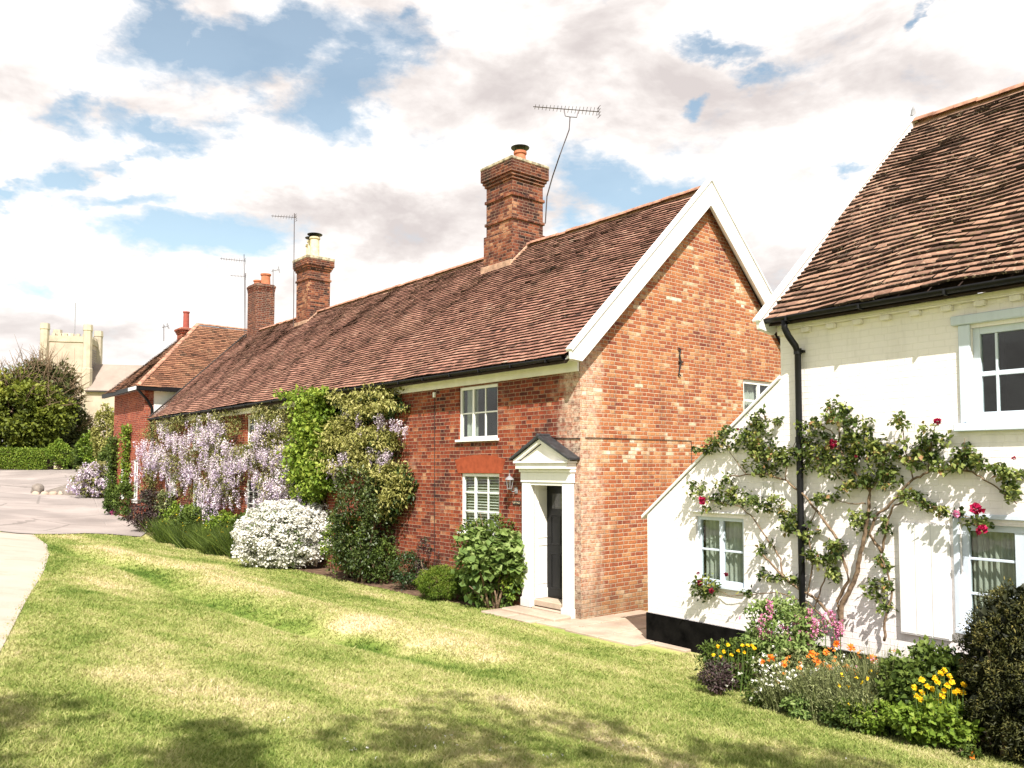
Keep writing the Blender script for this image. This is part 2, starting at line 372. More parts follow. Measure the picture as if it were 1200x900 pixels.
G['bright'] = leaf_mat('leaf_bright', [(0, (0.06, 0.10, 0.012)), (0.5, (0.16, 0.25, 0.028)), (1, (0.36, 0.42, 0.07))])
G['yellow'] = leaf_mat('leaf_yellow_green', [(0, (0.11, 0.11, 0.025)), (0.5, (0.31, 0.31, 0.085)), (1, (0.58, 0.53, 0.22))])
G['wistleaf'] = leaf_mat('wisteria_leaf', [(0, (0.05, 0.06, 0.02)), (0.5, (0.20, 0.21, 0.06)), (1, (0.42, 0.37, 0.16))])
G['rose'] = leaf_mat('rose_leaf', [(0, (0.016, 0.034, 0.010)), (0.45, (0.085, 0.125, 0.028)), (0.80, (0.30, 0.34, 0.09)), (1, (0.32, 0.18, 0.08))], 0.25)
G['holly'] = leaf_mat('broad_pale_leaf', [(0, (0.05, 0.10, 0.025)), (0.5, (0.17, 0.25, 0.06)), (1, (0.38, 0.45, 0.17))], 0.3, 0.6)
G['grey'] = leaf_mat('grey_green_leaf', [(0, (0.045, 0.06, 0.022)), (0.5, (0.16, 0.185, 0.065)), (1, (0.40, 0.42, 0.20))], 0.2)
G['yew'] = leaf_mat('yew_leaf', [(0, (0.012, 0.015, 0.005)), (0.6, (0.07, 0.075, 0.02)), (1, (0.25, 0.21, 0.06))], 0.1)
G['tree_yellow'] = leaf_mat('tree_leaf_yellow', [(0, (0.035, 0.055, 0.008)), (0.6, (0.15, 0.18, 0.022)), (1, (0.26, 0.27, 0.035))], 0.25)
G['tree_dark'] = leaf_mat('tree_leaf_dark', [(0, (0.014, 0.020, 0.008)), (0.6, (0.075, 0.085, 0.026)), (1, (0.11, 0.12, 0.04))], 0.2)
G['wist'] = leaf_mat('wisteria_petal', [(0, (0.32, 0.24, 0.38)), (0.35, (0.54, 0.44, 0.56)), (0.65, (0.78, 0.70, 0.74)), (1, (0.90, 0.85, 0.82))], 0.25)
G['white'] = leaf_mat('white_petal', [(0, (0.62, 0.60, 0.50)), (1, (0.85, 0.84, 0.80))], 0.2)
G['red'] = leaf_mat('crimson_petal', [(0, (0.22, 0.004, 0.025)), (1, (0.62, 0.02, 0.12))], 0.2)
G['darkred'] = leaf_mat('dark_red_petal', [(0, (0.12, 0.004, 0.012)), (1, (0.32, 0.012, 0.05))], 0.2)
G['pink'] = leaf_mat('pink_petal', [(0, (0.50, 0.10, 0.25)), (1, (0.80, 0.35, 0.52))], 0.2)
G['orange'] = leaf_mat('orange_petal', [(0, (0.75, 0.16, 0.02)), (1, (0.85, 0.36, 0.05))], 0.25)
G['gold'] = leaf_mat('yellow_petal', [(0, (0.80, 0.45, 0.01)), (1, (0.88, 0.68, 0.03))], 0.25)
G['redleaf'] = leaf_mat('purple_leaf', [(0, (0.03, 0.02, 0.02)), (0.6, (0.08, 0.05, 0.05)), (1, (0.10, 0.14, 0.07))], 0.15)

# ------------------------------------------------------------------ walls with openings
def wall(T, u0, u1, z0, top, holes, mat, name, parent, depth=0.12, back=True):
    """top: list of (u, z) breakpoints; holes: (a,b,c,d) = u range, z range; T maps (u, depth, z) to local metres"""
    tu = [p[0] for p in top]; tz = [p[1] for p in top]
    f = lambda u: float(np.interp(u, tu, tz))
    us = {u0, u1} | {u for u in tu if u0 < u < u1}; zs = {z0, max(tz)}
    for a, b, c, d in holes: us |= {a, b}; zs |= {c, d}
    zs = sorted(zs)
    for i in range(len(top) - 1):
        for z in zs:
            if min(tz[i], tz[i + 1]) < z < max(tz[i], tz[i + 1]):
                us.add(tu[i] + (z - tz[i]) / (tz[i + 1] - tz[i]) * (tu[i + 1] - tu[i]))
    us = sorted(u for u in us if u0 - 1e-6 <= u <= u1 + 1e-6)
    m = MB(T)
    for a, b in zip(us, us[1:]):
        if b - a < 1e-5: continue
        for c, d in zip(zs, zs[1:]):
            um, zm = (a + b) / 2, (c + d) / 2
            if any(h[0] < um < h[1] and h[2] < zm < h[3] for h in holes): continue
            ta, tb = min(d, f(a + 1e-7)), min(d, f(b - 1e-7))
            if ta <= c + 1e-5 and tb <= c + 1e-5: continue
            if ta <= c + 1e-5: m.add([(a, 0, c), (b, 0, c), (b, 0, tb)], [(0, 1, 2)])
            elif tb <= c + 1e-5: m.add([(a, 0, c), (b, 0, c), (a, 0, ta)], [(0, 1, 2)])
            else: m.add([(a, 0, c), (b, 0, c), (b, 0, tb), (a, 0, ta)], [(0, 1, 2, 3)])
    for a, b, c, d in holes:
        D = depth
        m.add([(a, 0, c), (a, D, c), (a, D, d), (a, 0, d)], [(0, 1, 2, 3)])
        m.add([(b, 0, c), (b, D, c), (b, D, d), (b, 0, d)], [(0, 1, 2, 3)])
        m.add([(a, 0, c), (b, 0, c), (b, D, c), (a, D, c)], [(0, 1, 2, 3)])
        m.add([(a, 0, d), (b, 0, d), (b, D, d), (a, D, d)], [(0, 1, 2, 3)])
    return m.build(name, mat, parent, fix=False)

TF = lambda u, d, z: (d, u, z)      # front facades: along y, inwards +x
TG = lambda u, d, z: (u, d, z)      # gables: along x, inwards +y

def window(T, a, b, c, d, cols, rows, parent, mat, rec=0.04, fw=0.06, bar=0.026, casement=(), blind=False, curtain=None, sill=True, label=None, wide=None, dep=0.12):
    """casement window in a hole; cols/rows are lists of inner glazing positions 0..1"""
    m = MB(T)
    m.box(a, a + fw, rec, rec + 0.06, c, d); m.box(b - fw, b, rec, rec + 0.06, c, d)
    m.box(a + fw, b - fw, rec, rec + 0.06, c, c + fw); m.box(a + fw, b - fw, rec, rec + 0.06, d - fw, d)
    for t, th in cols:
        u = a + (b - a) * t; m.box(u - th / 2, u + th / 2, rec + (0.004 if th > 0.04 else 0.015), rec + 0.052, c + fw - 0.002, d - fw + 0.002)
    edges = [a + fw] + [a + (b - a) * t for t, _ in cols] + [b - fw]
    for t, th in rows:
        z = c + (d - c) * t; m.box(a + fw - 0.002, b - fw + 0.002, rec + 0.018, rec + 0.05, z - th / 2, z + th / 2)
    o = m.build('window', mat, parent, bevel=0.004)
    if label: o['label'] = label
    g = MB(T); g.box(a + 0.01, b - 0.01, rec + 0.032, rec + 0.036, c + 0.01, d - 0.01); g.build('pane', M['glass'], o)
    if sill:
        s = MB(T); s.poly_prism([(a - 0.05, c - 0.045), (b + 0.05, c - 0.045), (b + 0.05, c + 0.001), (a - 0.05, c + 0.001)], 1, -0.06, rec - 0.001); s.build('sill', mat, o, bevel=0.006)
    if blind:
        s = MB(T); n = int((d - c) / 0.055)
        for i in range(n):
            z = c + 0.05 + i * 0.055
            s.add([(a + 0.05, dep + 0.0, z), (b - 0.05, dep + 0.0, z), (b - 0.05, dep + 0.04, z + 0.028), (a + 0.05, dep + 0.04, z + 0.028)], [(0, 1, 2, 3)])
        s.build('blind', M['blind'], o, fix=False)
    if curtain:
        for (p0, p1) in curtain:
            s = MB(T); N = 44; P = []; fs = []
            for i in range(N):
                t = p0 + (p1 - p0) * i / (N - 1); u = a + (b - a) * t
                dd = dep + 0.05 + 0.022 * math.sin(i * 1.35) + 0.01 * math.sin(i * 0.5)
                P += [(u, dd, c + 0.02), (u, dd, d - 0.02)]
            fs = [(2 * i, 2 * i + 2, 2 * i + 3, 2 * i + 1) for i in range(N - 1)]
            s.add(P, fs); s.build('curtain', M['curtain'], o, smooth=True, fix=False)
    return o

# ------------------------------------------------------------------ tiled roofs
def tiles(name, mat, parent, A, ds, dt, s_len, t_len, gauge, width, seed, sag=0.03, jit=1.0, clip=None, thick=0.016):
    """A: eave origin (local), ds: unit vector along the eave, dt: unit vector up the slope"""
    r = np.random.default_rng(seed)
    A = np.array(A, float); ds = np.array(ds, float); dt = np.array(dt, float); dn = np.cross(ds, dt)
    if dn[2] < 0: dn = -dn
    ph = r.uniform(0, 6.28, 10)
    def und(s, t):
        return sag * (np.sin(s * 0.9 + ph[0]) * np.sin(t * 1.1 + ph[1]) + 0.6 * np.sin(s * 2.1 + t * 1.3 + ph[2]) + 0.35 * np.sin(s * 4.3 - t * 3.1 + ph[3]))
    def wob(s, t):
        return gauge * 0.28 * jit * (np.sin(s * 1.1 + ph[4] + t * 0.7) + 0.5 * np.sin(s * 3.3 + ph[5] + t * 2))
    nc = int(t_len / gauge); V = []; Fq = []; tint = []
    base = 0
    for i in range(nc):
        t0 = i * gauge; n = int(s_len / width) + 1
        s0 = (np.arange(n) - (0.5 if i % 2 else 0)) * width + r.normal(0, 0.003, n)
        s1 = s0 + width - 0.004
        k = (s1 > 0) & (s0 < s_len)
        s0 = np.clip(s0[k], 0, s_len); s1 = np.clip(s1[k], 0, s_len); n = len(s0)
        crs = r.normal(0, 0.003 * jit)
        tl = t0 + r.normal(0, 0.006 * jit, n) + crs; tr = tl + r.normal(0, 0.004 * jit, n)
        lift = 0.036 + np.abs(r.normal(0, 0.006 * jit, n)); hi = t0 + gauge + 0.015
        if clip is not None:
            k = clip((s0 + s1) / 2, t0 + gauge / 2); s0, s1, tl, tr, lift = s0[k], s1[k], tl[k], tr[k], lift[k]; n = len(s0)
            if n == 0: continue
        def pt(s, t, h):
            w = wob(s, t); return A + np.outer(s, ds) + np.outer(t + w, dt) + np.outer(h + und(s, t), dn)
        cam_ = r.normal(0, 0.003 * jit, n)
        P = np.stack([pt(s0, tl, lift), pt(s1, tr, lift + cam_), pt(s1, np.full(n, hi), np.full(n, 0.006)), pt(s0, np.full(n, hi), np.full(n, 0.006)),
                      pt(s0, tl + 0.002, lift - thick), pt(s1, tr + 0.002, lift + cam_ - thick)], 1)
        V.append(P.reshape(-1, 3)); b = base + np.arange(n)[:, None] * 6
        Fq.append(np.concatenate([b + [0, 1, 2, 3], b + [4, 5, 1, 0]], 0))
        tn = np.clip(r.normal(0.5, 0.17, n) + r.normal(0, .05), 0, 1); tint.append(np.concatenate([tn, tn * 0.1 - 0.6])); base += n * 6  # front lips tinted near black: shade under each course put into the colour
    V = np.concatenate(V); Fq = np.concatenate(Fq); tint = np.concatenate(tint)
    return mesh_np(name, V, Fq, mat, parent, tint), und

def ridge_caps(parent, p0, p1, mat, r=0.11, step=0.32, seed=1, sagf=0.0, name='ridge_tiles'):
    p0 = np.array(p0, float); p1 = np.array(p1, float); L = np.linalg.norm(p1 - p0); d = (p1 - p0) / L
    side = np.cross(d, [0, 0, 1.0]); side /= np.linalg.norm(side); up = np.cross(side, d)
    rr = np.random.default_rng(seed); m = MB(); n = int(L / step)
    for i in range(n):
        a = p0 + d * (i * step + 0.008); b = p0 + d * ((i + 1) * step - 0.006)
        o = rr.normal(0, 0.006); o2 = sagf * math.sin(i * step / L * math.pi)
        P = []
        for q, sc_ in ((a, 1.0 + rr.normal(0, 0.03)), (b, 1.0)):
            for k in range(8):
                th = math.pi * (k / 7) ; P.append(q + side * (r * sc_ * math.cos(th)) + up * (r * 0.72 * sc_ * math.sin(th) - 0.03 + o - o2))
        m.add(P, [(k, k + 1, 9 + k, 8 + k) for k in range(7)] + [tuple(range(8)), tuple(range(8, 16))])
    return m.build(name, mat, parent, fix=False)

# ------------------------------------------------------------------ foliage
def leaf_geo(P, size, rng, nrm=None, spread=1.0, droop=0.0, asp=0.55, fold=0.18):
    """diamond leaves, two triangles each, at points P"""
    n = len(P); sz = size * rng.uniform(0.6, 1.35, n) if np.isscalar(size) else size
    d = rng.normal(0, 1, (n, 3)) * spread
    if nrm is not None: d = d + nrm * 0.9
    d[:, 2] -= droop
    d /= np.linalg.norm(d, axis=1)[:, None] + 1e-9
    up = rng.normal(0, 0.45, (n, 3)); up[:, 2] += 0.8
    if nrm is not None: up += nrm * 0.8
    s = np.cross(d, up); s /= np.linalg.norm(s, axis=1)[:, None] + 1e-9
    nn = np.cross(s, d)
    a = P; t = P + d * sz[:, None]
    mid = P + d * (sz * 0.45)[:, None] + nn * (sz * fold)[:, None]
    l = mid + s * (sz * asp * 0.5)[:, None]; r = mid - s * (sz * asp * 0.5)[:, None]
    V = np.stack([a, l, t, r], 1).reshape(-1, 3); b = np.arange(n)[:, None] * 4
    Fc = np.stack([b + [0, 1, 2], b + [0, 2, 3]], 1).reshape(-1, 3)
    return V, Fc
def leaves(name, P, size, mat, parent, seed=0, nrm=None, **kw):
    rng = np.random.default_rng(seed + 11); tb = kw.pop('tint', None)
    V, Fc = leaf_geo(P, size, rng, nrm, **kw)
    tn = np.clip(rng.normal(0.5, 0.24, len(P)) if tb is None else tb + rng.normal(0, 0.15, len(P)), 0, 1)
    return mesh_np(name, V, Fc, mat, parent, np.repeat(tn, 2))
def blob_points(c, r, n, seed, clumps=None, cr=0.28, zmin=None, flat=0.0):
    """points on many small clumps that fill the outer part of an ellipsoid"""
    rng = np.random.default_rng(seed); c = np.array(c, float); r = np.array(r, float)
    if clumps is None: clumps = max(8, n // 60)
    d = rng.normal(0, 1, (clumps, 3)); d /= np.linalg.norm(d, axis=1)[:, None]
    C = d * (rng.uniform(0.35, 1.0, clumps) ** 0.5)[:, None] * (1 - cr * 0.6)
    cs = rng.uniform(0.55, 1.3, clumps) * cr
    k = rng.integers(0, clumps, n)
    e = rng.normal(0, 1, (n, 3)); e /= np.linalg.norm(e, axis=1)[:, None]
    e[:, 2] = np.where(rng.random(n) < 0.6, np.abs(e[:, 2]), e[:, 2])
    Q = C[k] + e * cs[k][:, None] * rng.uniform(0.6, 1.08, n)[:, None]
    P = c + Q * r
    nr = e * 0.6 + C[k]; nr /= np.linalg.norm(nr, axis=1)[:, None] + 1e-9
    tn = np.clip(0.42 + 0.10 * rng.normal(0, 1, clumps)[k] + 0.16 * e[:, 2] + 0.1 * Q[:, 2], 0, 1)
    if zmin is not None:
        m = P[:, 2] > zmin; P, nr, tn = P[m], nr[m], tn[m]
    return P, nr, tn
def stems(parent, base, tips, r0, mat, name='stem', seed=0, bend=0.15):
    rng = np.random.default_rng(seed); m = MB()
    for t in tips:
        b = np.array(base, float) + rng.normal(0, r0 * 2, 3) * [1, 1, 0]; t = np.array(t, float)
        L = np.linalg.norm(t - b); mid = (b + t) / 2 + rng.normal(0, bend * L * 0.5, 3); mid[2] += 0.1 * L
        m.tube([b, b * 0.6 + mid * 0.4 + [0, 0, 0.03], mid, t], [r0, r0 * 0.8, r0 * 0.6, r0 * 0.25], 5)
    return m.build(name, mat, parent, smooth=True, fix=False)

def shrub(name, cat, label, pos, r, n, leaf, mat, seed, cr=0.28, clumps=None, stem=True, group=None, zc=None, **kw):
    z = float(height(pos[0], pos[1])); e = empty(name, (pos[0], pos[1], z)); tag(e, label, cat, group)
    zc = r[2] * 0.92 if zc is None else zc
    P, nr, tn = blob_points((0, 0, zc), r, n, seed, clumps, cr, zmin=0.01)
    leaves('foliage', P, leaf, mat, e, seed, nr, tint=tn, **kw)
    if stem:
        rng = np.random.default_rng(seed)
        stems(e, (0, 0, -0.03), [(rng.uniform(-.6, .6) * r[0], rng.uniform(-.6, .6) * r[1], rng.uniform(0.5, 1.3) * zc) for _ in range(7)], min(0.03, r[2] * 0.04), M['bark'], seed=seed)
    return e

# ================================================================== world: sky, clouds, sun
SUN_EL = math.radians(47)
SH_DIR = np.array([0.06, -0.998]); SH_DIR /= np.linalg.norm(SH_DIR)
world = bpy.data.worlds.new('World'); sc.world = world; world.use_nodes = True
def make_world():
    t = NT.__new__(NT); t.m = world; t.t = world.node_tree; t.n = t.t.nodes; t.l = t.t.links
    t.n.clear(); out = t.n.new('ShaderNodeOutputWorld')
    sky = t.n.new('ShaderNodeTexSky'); sky.sky_type = 'NISHITA'; sky.sun_disc = False
    sky.sun_elevation = SUN_EL; sky.sun_rotation = math.atan2(SH_DIR[0], SH_DIR[1]); sky.air_density = 1.0; sky.dust_density = 1.0; sky.ozone_density = 2.0
    g = t.n.new('ShaderNodeTexCoord').outputs['Generated']
    x, y, z = t.sep(g)
    az = t.math('ARCTAN2', x, y); el = t.math('ARCSINE', t.math('MINIMUM', t.math('MAXIMUM', z, -1.0), 1.0))
    # warp for ragged cloud edges
    p = t.comb(az, t.math('MULTIPLY', el, 1.9), 0.3)
    w = t.n.new('ShaderNodeTexNoise'); w.inputs['Scale'].default_value = 7; w.inputs['Detail'].default_value = 6; w.inputs['Roughness'].default_value = 0.62; t.l.new(p, w.inputs['Vector'])
    wx, wy, _ = t.sep(w.outputs['Color'])
    dx = t.math('MULTIPLY', t.math('SUBTRACT', wx, 0.5), 0.17); dy = t.math('MULTIPLY', t.math('SUBTRACT', wy, 0.5), 0.13)
    A = t.math('ADD', az, dx); E = t.math('ADD', el, dy)
    holes = [(190, 28, 62, 48, 0, 1.1), (300, 62, 125, 46, 0.3, 1.15), (405, 100, 85, 55, 0.7, 1.15), (130, 190, 60, 14, 0.5, .7), (85, 142, 48, 26, 0, .9), (165, 150, 62, 18, 0, .8), (250, 145, 50, 18, 0, .55),
             (95, 213, 36, 14, 0.4, .8), (150, 248, 45, 15, 0.3, .8), (235, 283, 95, 32, 0.25, 1.1), (25, 233, 34, 13, 0, .9), (735, 222, 100, 38, -0.45, 1.1), (672, 262, 36, 20, 0, .8),
             (838, 62, 48, 15, -0.2, .9), (975, 187, 36, 14, -0.2, .9), (812, 138, 20, 11, 0, .9), (1076, 16, 14, 17, 0, 1), (878, 108, 30, 10, -0.3, .5), (30, 330, 40, 10, 0, .45), (470, 20, 26, 10, 0, 0.5)]
    tot = None
    for (u, v, ru, rv, rot, k) in holes:
        d = ray(u, v); d = d / np.linalg.norm(d); a0 = math.atan2(d[0], d[1]); e0 = math.asin(d[2])
        ra = ru / F * math.cos(a0) ** 2 * 1.02; re = rv / F * math.cos(a0)
        a = t.math('SUBTRACT', A, a0); e = t.math('SUBTRACT', E, e0)
        c, s = math.cos(-rot), math.sin(-rot)
        a1 = t.math('ADD', t.math('MULTIPLY', a, c / ra), t.math('MULTIPLY', e, -s / ra))
        e1 = t.math('ADD', t.math('MULTIPLY', a, s / re), t.math('MULTIPLY', e, c / re))
        dist = t.math('SQRT', t.math('ADD', t.math('MULTIPLY', a1, a1), t.math('MULTIPLY', e1, e1)))
        b = t.math('MULTIPLY', t.math('SUBTRACT', 1.45, dist), k)
        b = t.math('MAXIMUM', b, 0.0)
        tot = b if tot is None else t.math('MAXIMUM', tot, b)
    fine = t.noise(p, 9, 9, 0.62, 0.2)
    hole = t.math('ADD', tot, t.math('MULTIPLY', t.math('SUBTRACT', 0.5, fine), 2.9))
    outside = t.math('MULTIPLY', t.math('GREATER_THAN', t.math('ABSOLUTE', az), 0.75), t.math('MULTIPLY', t.math('SUBTRACT', 0.56, t.noise(p, 2.2, 6, 0.6)), 6.0))
    hole = t.math('ADD', hole, t.math('MAXIMUM', outside, 0.0))
    cover = t.ramp(hole, [(0.22, 1.0), (0.42, 0.82), (0.70, 0.38), (1.05, 0.10)])
    # self shading: bright billow tops, greyer bases
    def dens(off):
        q = t.comb(t.math('ADD', az, 0.02 * off), t.math('MULTIPLY', t.math('ADD', el, 0.045 * off), 2.1), 0.7)
        return t.noise(q, 4.2, 8, 0.58, 0.25)
    dif = t.math('SUBTRACT', dens(0.0), dens(1.0))
    lum = t.math('ADD', t.math('MULTIPLY', dif, 2.6), t.math('MULTIPLY', t.math('SUBTRACT', 0.5, t.noise(p, 1.7, 3, 0.5)), 0.9))
    def blob(u, v, ru, rv):
        d = ray(u, v); d = d / np.linalg.norm(d); a0 = math.atan2(d[0], d[1]); e0 = math.asin(d[2])
        a1 = t.math('DIVIDE', t.math('SUBTRACT', A, a0), ru / F); e1 = t.math('DIVIDE', t.math('SUBTRACT', E, e0), rv / F)
        return t.math('MAXIMUM', t.math('SUBTRACT', 1.0, t.math('SQRT', t.math('ADD', t.math('MULTIPLY', a1, a1), t.math('MULTIPLY', e1, e1)))), 0.0)
    for bb, kk in (((700, 30, 330, 95), -0.3), ((400, 262, 230, 48), -0.4), ((870, 330, 60, 60), -0.3), ((420, 190, 200, 55), 0.45), ((60, 320, 160, 60), 0.3), ((110, 385, 200, 30), -0.35), ((500, 330, 80, 25), 0.4)):
        lum = t.math('ADD', lum, t.math('MULTIPLY', blob(*bb), kk))
    cc = t.ramp(t.math('ADD', lum, 0.67), [(0.0, (0.66, 0.60, 0.585)), (0.25, (0.77, 0.71, 0.685)), (0.42, (0.88, 0.82, 0.79)), (0.58, (1.0, 0.945, 0.91)), (0.85, (1.08, 1.04, 1.01))])
    bc = t.n.new('ShaderNodeBackground'); t.l.new(cc, bc.inputs[0]); bc.inputs[1].default_value = CLOUD
    bs = t.n.new('ShaderNodeBackground'); bs.inputs[1].default_value = SKY
    t.l.new(t.mix(1.0, sky.outputs[0], (1.25, 1.16, 0.92), 'MULTIPLY'), bs.inputs[0])
    m = t.n.new('ShaderNodeMixShader'); t.l.new(cover, m.inputs[0]); t.l.new(bs.outputs[0], m.inputs[1]); t.l.new(bc.outputs[0], m.inputs[2])
    t.l.new(m.outputs[0], out.inputs[0])
CLOUD, SKY = 0.64, 0.115
make_world()
world.cycles.sampling_method = 'MANUAL'; world.cycles.sample_map_resolution = 512
sl = bpy.data.lights.new('sun', 'SUN'); sl.energy = 5.0; sl.angle = math.radians(0.53); sl.color = (1.0, 0.94, 0.875)
so = bpy.data.objects.new('sun', sl); col.objects.link(so)
sd = Vector((SH_DIR[0] * math.cos(SUN_EL), SH_DIR[1] * math.cos(SUN_EL), math.sin(SUN_EL)))
so.rotation_euler = sd.to_track_quat('Z', 'Y').to_euler(); so.location = (5, -8, 20)
sc.view_settings.view_transform = 'Standard'; sc.view_settings.look = 'None'; sc.view_settings.exposure = 0.86; sc.view_settings.gamma = 1.0
sc.view_settings.use_curve_mapping = False
sc.render.engine = 'CYCLES'; sc.cycles.use_denoising = True; sc.cycles.max_bounces = 6; sc.cycles.transparent_max_bounces = 8
sc.cycles.diffuse_bounces = 3; sc.cycles.glossy_bounces = 3; sc.cycles.caustics_reflective = False; sc.cycles.caustics_refractive = False

# ================================================================== ground
def lawn_color(t, pos, tint=None):
    x, y, z = t.sep(pos)
    q = t.math('ADD', t.math('MULTIPLY', t.math('SUBTRACT', x, R.o[0]), -R.x[0]), t.math('MULTIPLY', t.math('SUBTRACT', y, R.o[1]), -R.x[1]))
    L = t.math('ADD', t.math('MULTIPLY', t.math('SUBTRACT', x, R.o[0]), R.y[0]), t.math('MULTIPLY', t.math('SUBTRACT', y, R.o[1]), R.y[1]))
    pq = t.comb(t.math('MULTIPLY', L, 0.45), q, 0.0)
    n1 = t.noise(pq, 0.55, 5, 0.6, 0.5); n2 = t.noise(pos, 3.5, 5, 0.7); n3 = t.noise(pos, 26, 4, 0.7)
    f = t.math('ADD', t.math('MULTIPLY', n1, 0.78), t.math('ADD', t.math('MULTIPLY', n2, 0.36), t.math('ADD', t.math('MULTIPLY', n3, 0.16), -0.075)))
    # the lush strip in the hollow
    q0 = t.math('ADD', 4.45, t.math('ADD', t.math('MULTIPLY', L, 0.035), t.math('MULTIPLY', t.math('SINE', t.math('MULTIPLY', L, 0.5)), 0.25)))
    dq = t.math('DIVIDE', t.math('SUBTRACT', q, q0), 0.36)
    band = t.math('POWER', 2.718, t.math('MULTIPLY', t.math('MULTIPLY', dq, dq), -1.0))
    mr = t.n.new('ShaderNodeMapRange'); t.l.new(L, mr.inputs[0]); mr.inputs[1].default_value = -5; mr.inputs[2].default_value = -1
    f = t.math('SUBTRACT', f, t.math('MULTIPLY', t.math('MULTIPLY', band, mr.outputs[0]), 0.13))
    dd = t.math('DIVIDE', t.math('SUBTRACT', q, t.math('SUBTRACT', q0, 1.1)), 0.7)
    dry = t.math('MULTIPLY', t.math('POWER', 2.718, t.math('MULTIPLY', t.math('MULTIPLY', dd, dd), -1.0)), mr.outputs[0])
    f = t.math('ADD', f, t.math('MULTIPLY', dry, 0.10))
    wq = t.math('ADD', t.math('MULTIPLY', q, 5.2), t.math('MULTIPLY', t.noise(pos, 0.5, 2), 2.5))
    f = t.math('ADD', f, t.math('MULTIPLY', t.math('SINE', wq), 0.028))
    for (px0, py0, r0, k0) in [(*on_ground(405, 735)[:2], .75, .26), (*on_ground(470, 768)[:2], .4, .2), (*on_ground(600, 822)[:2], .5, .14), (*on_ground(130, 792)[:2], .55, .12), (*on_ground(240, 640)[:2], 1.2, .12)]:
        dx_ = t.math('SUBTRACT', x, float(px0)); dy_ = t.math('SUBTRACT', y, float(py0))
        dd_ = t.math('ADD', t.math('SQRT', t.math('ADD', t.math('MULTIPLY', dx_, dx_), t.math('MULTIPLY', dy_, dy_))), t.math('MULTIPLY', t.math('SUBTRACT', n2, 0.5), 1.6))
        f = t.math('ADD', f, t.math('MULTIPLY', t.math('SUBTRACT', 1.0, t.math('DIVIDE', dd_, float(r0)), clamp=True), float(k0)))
    if tint is not None: f = t.math('ADD', f, t.math('MULTIPLY', t.math('SUBTRACT', tint, 0.5), 0.16))
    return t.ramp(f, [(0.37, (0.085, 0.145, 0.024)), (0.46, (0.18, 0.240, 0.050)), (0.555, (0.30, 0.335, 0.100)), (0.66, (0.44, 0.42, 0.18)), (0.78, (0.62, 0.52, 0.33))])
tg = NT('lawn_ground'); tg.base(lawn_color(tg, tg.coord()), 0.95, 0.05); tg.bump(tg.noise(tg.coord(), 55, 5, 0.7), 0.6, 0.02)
tb = NT('grass_blade'); a_ = tb.node('ShaderNodeAttribute', attribute_name='tint')
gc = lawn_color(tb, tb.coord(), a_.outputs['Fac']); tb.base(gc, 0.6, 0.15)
tr_ = tb.node('ShaderNodeBsdfTranslucent'); tb.l.new(gc, tr_.inputs['Color']); mx_ = tb.node('ShaderNodeMixShader'); mx_.inputs[0].default_value = 0.3
tb.l.new(tb.b.outputs[0], mx_.inputs[1]); tb.l.new(tr_.outputs[0], mx_.inputs[2]); tb.l.new(mx_.outputs[0], tb.out.inputs['Surface'])
def grid(name, xs, ys, mat, dz=0.0, kind='structure'):
    X, Y = np.meshgrid(xs, ys); Z = height(X, Y) + dz
    V = np.stack([X, Y, Z], -1).reshape(-1, 3); nx = len(xs); ny = len(ys)
    i = np.arange(nx - 1)[None, :] + np.arange(ny - 1)[:, None] * nx; i = i.ravel()
    o = mesh_np(name, V, np.stack([i, i + 1, i + nx + 1, i + nx], 1), mat, smooth=True); tag(o, kind=kind); return o
xs = np.concatenate([[-900, -500, -250, -140], np.arange(-90, -60, 3.0), np.arange(-60, -30, 0.6), np.arange(-30, 14, 0.25), np.arange(14, 60, 4.0), [80, 150, 400, 900]])
ys = np.concatenate([[-300, -80, -30, -10], np.arange(-5, 3, 1.0), np.arange(3, 34, 0.25), np.arange(34, 70, 0.5), np.arange(70, 90, 2.0), [100, 140, 220, 400, 900, 1800]])
grid('ground', xs, ys, tg.m)

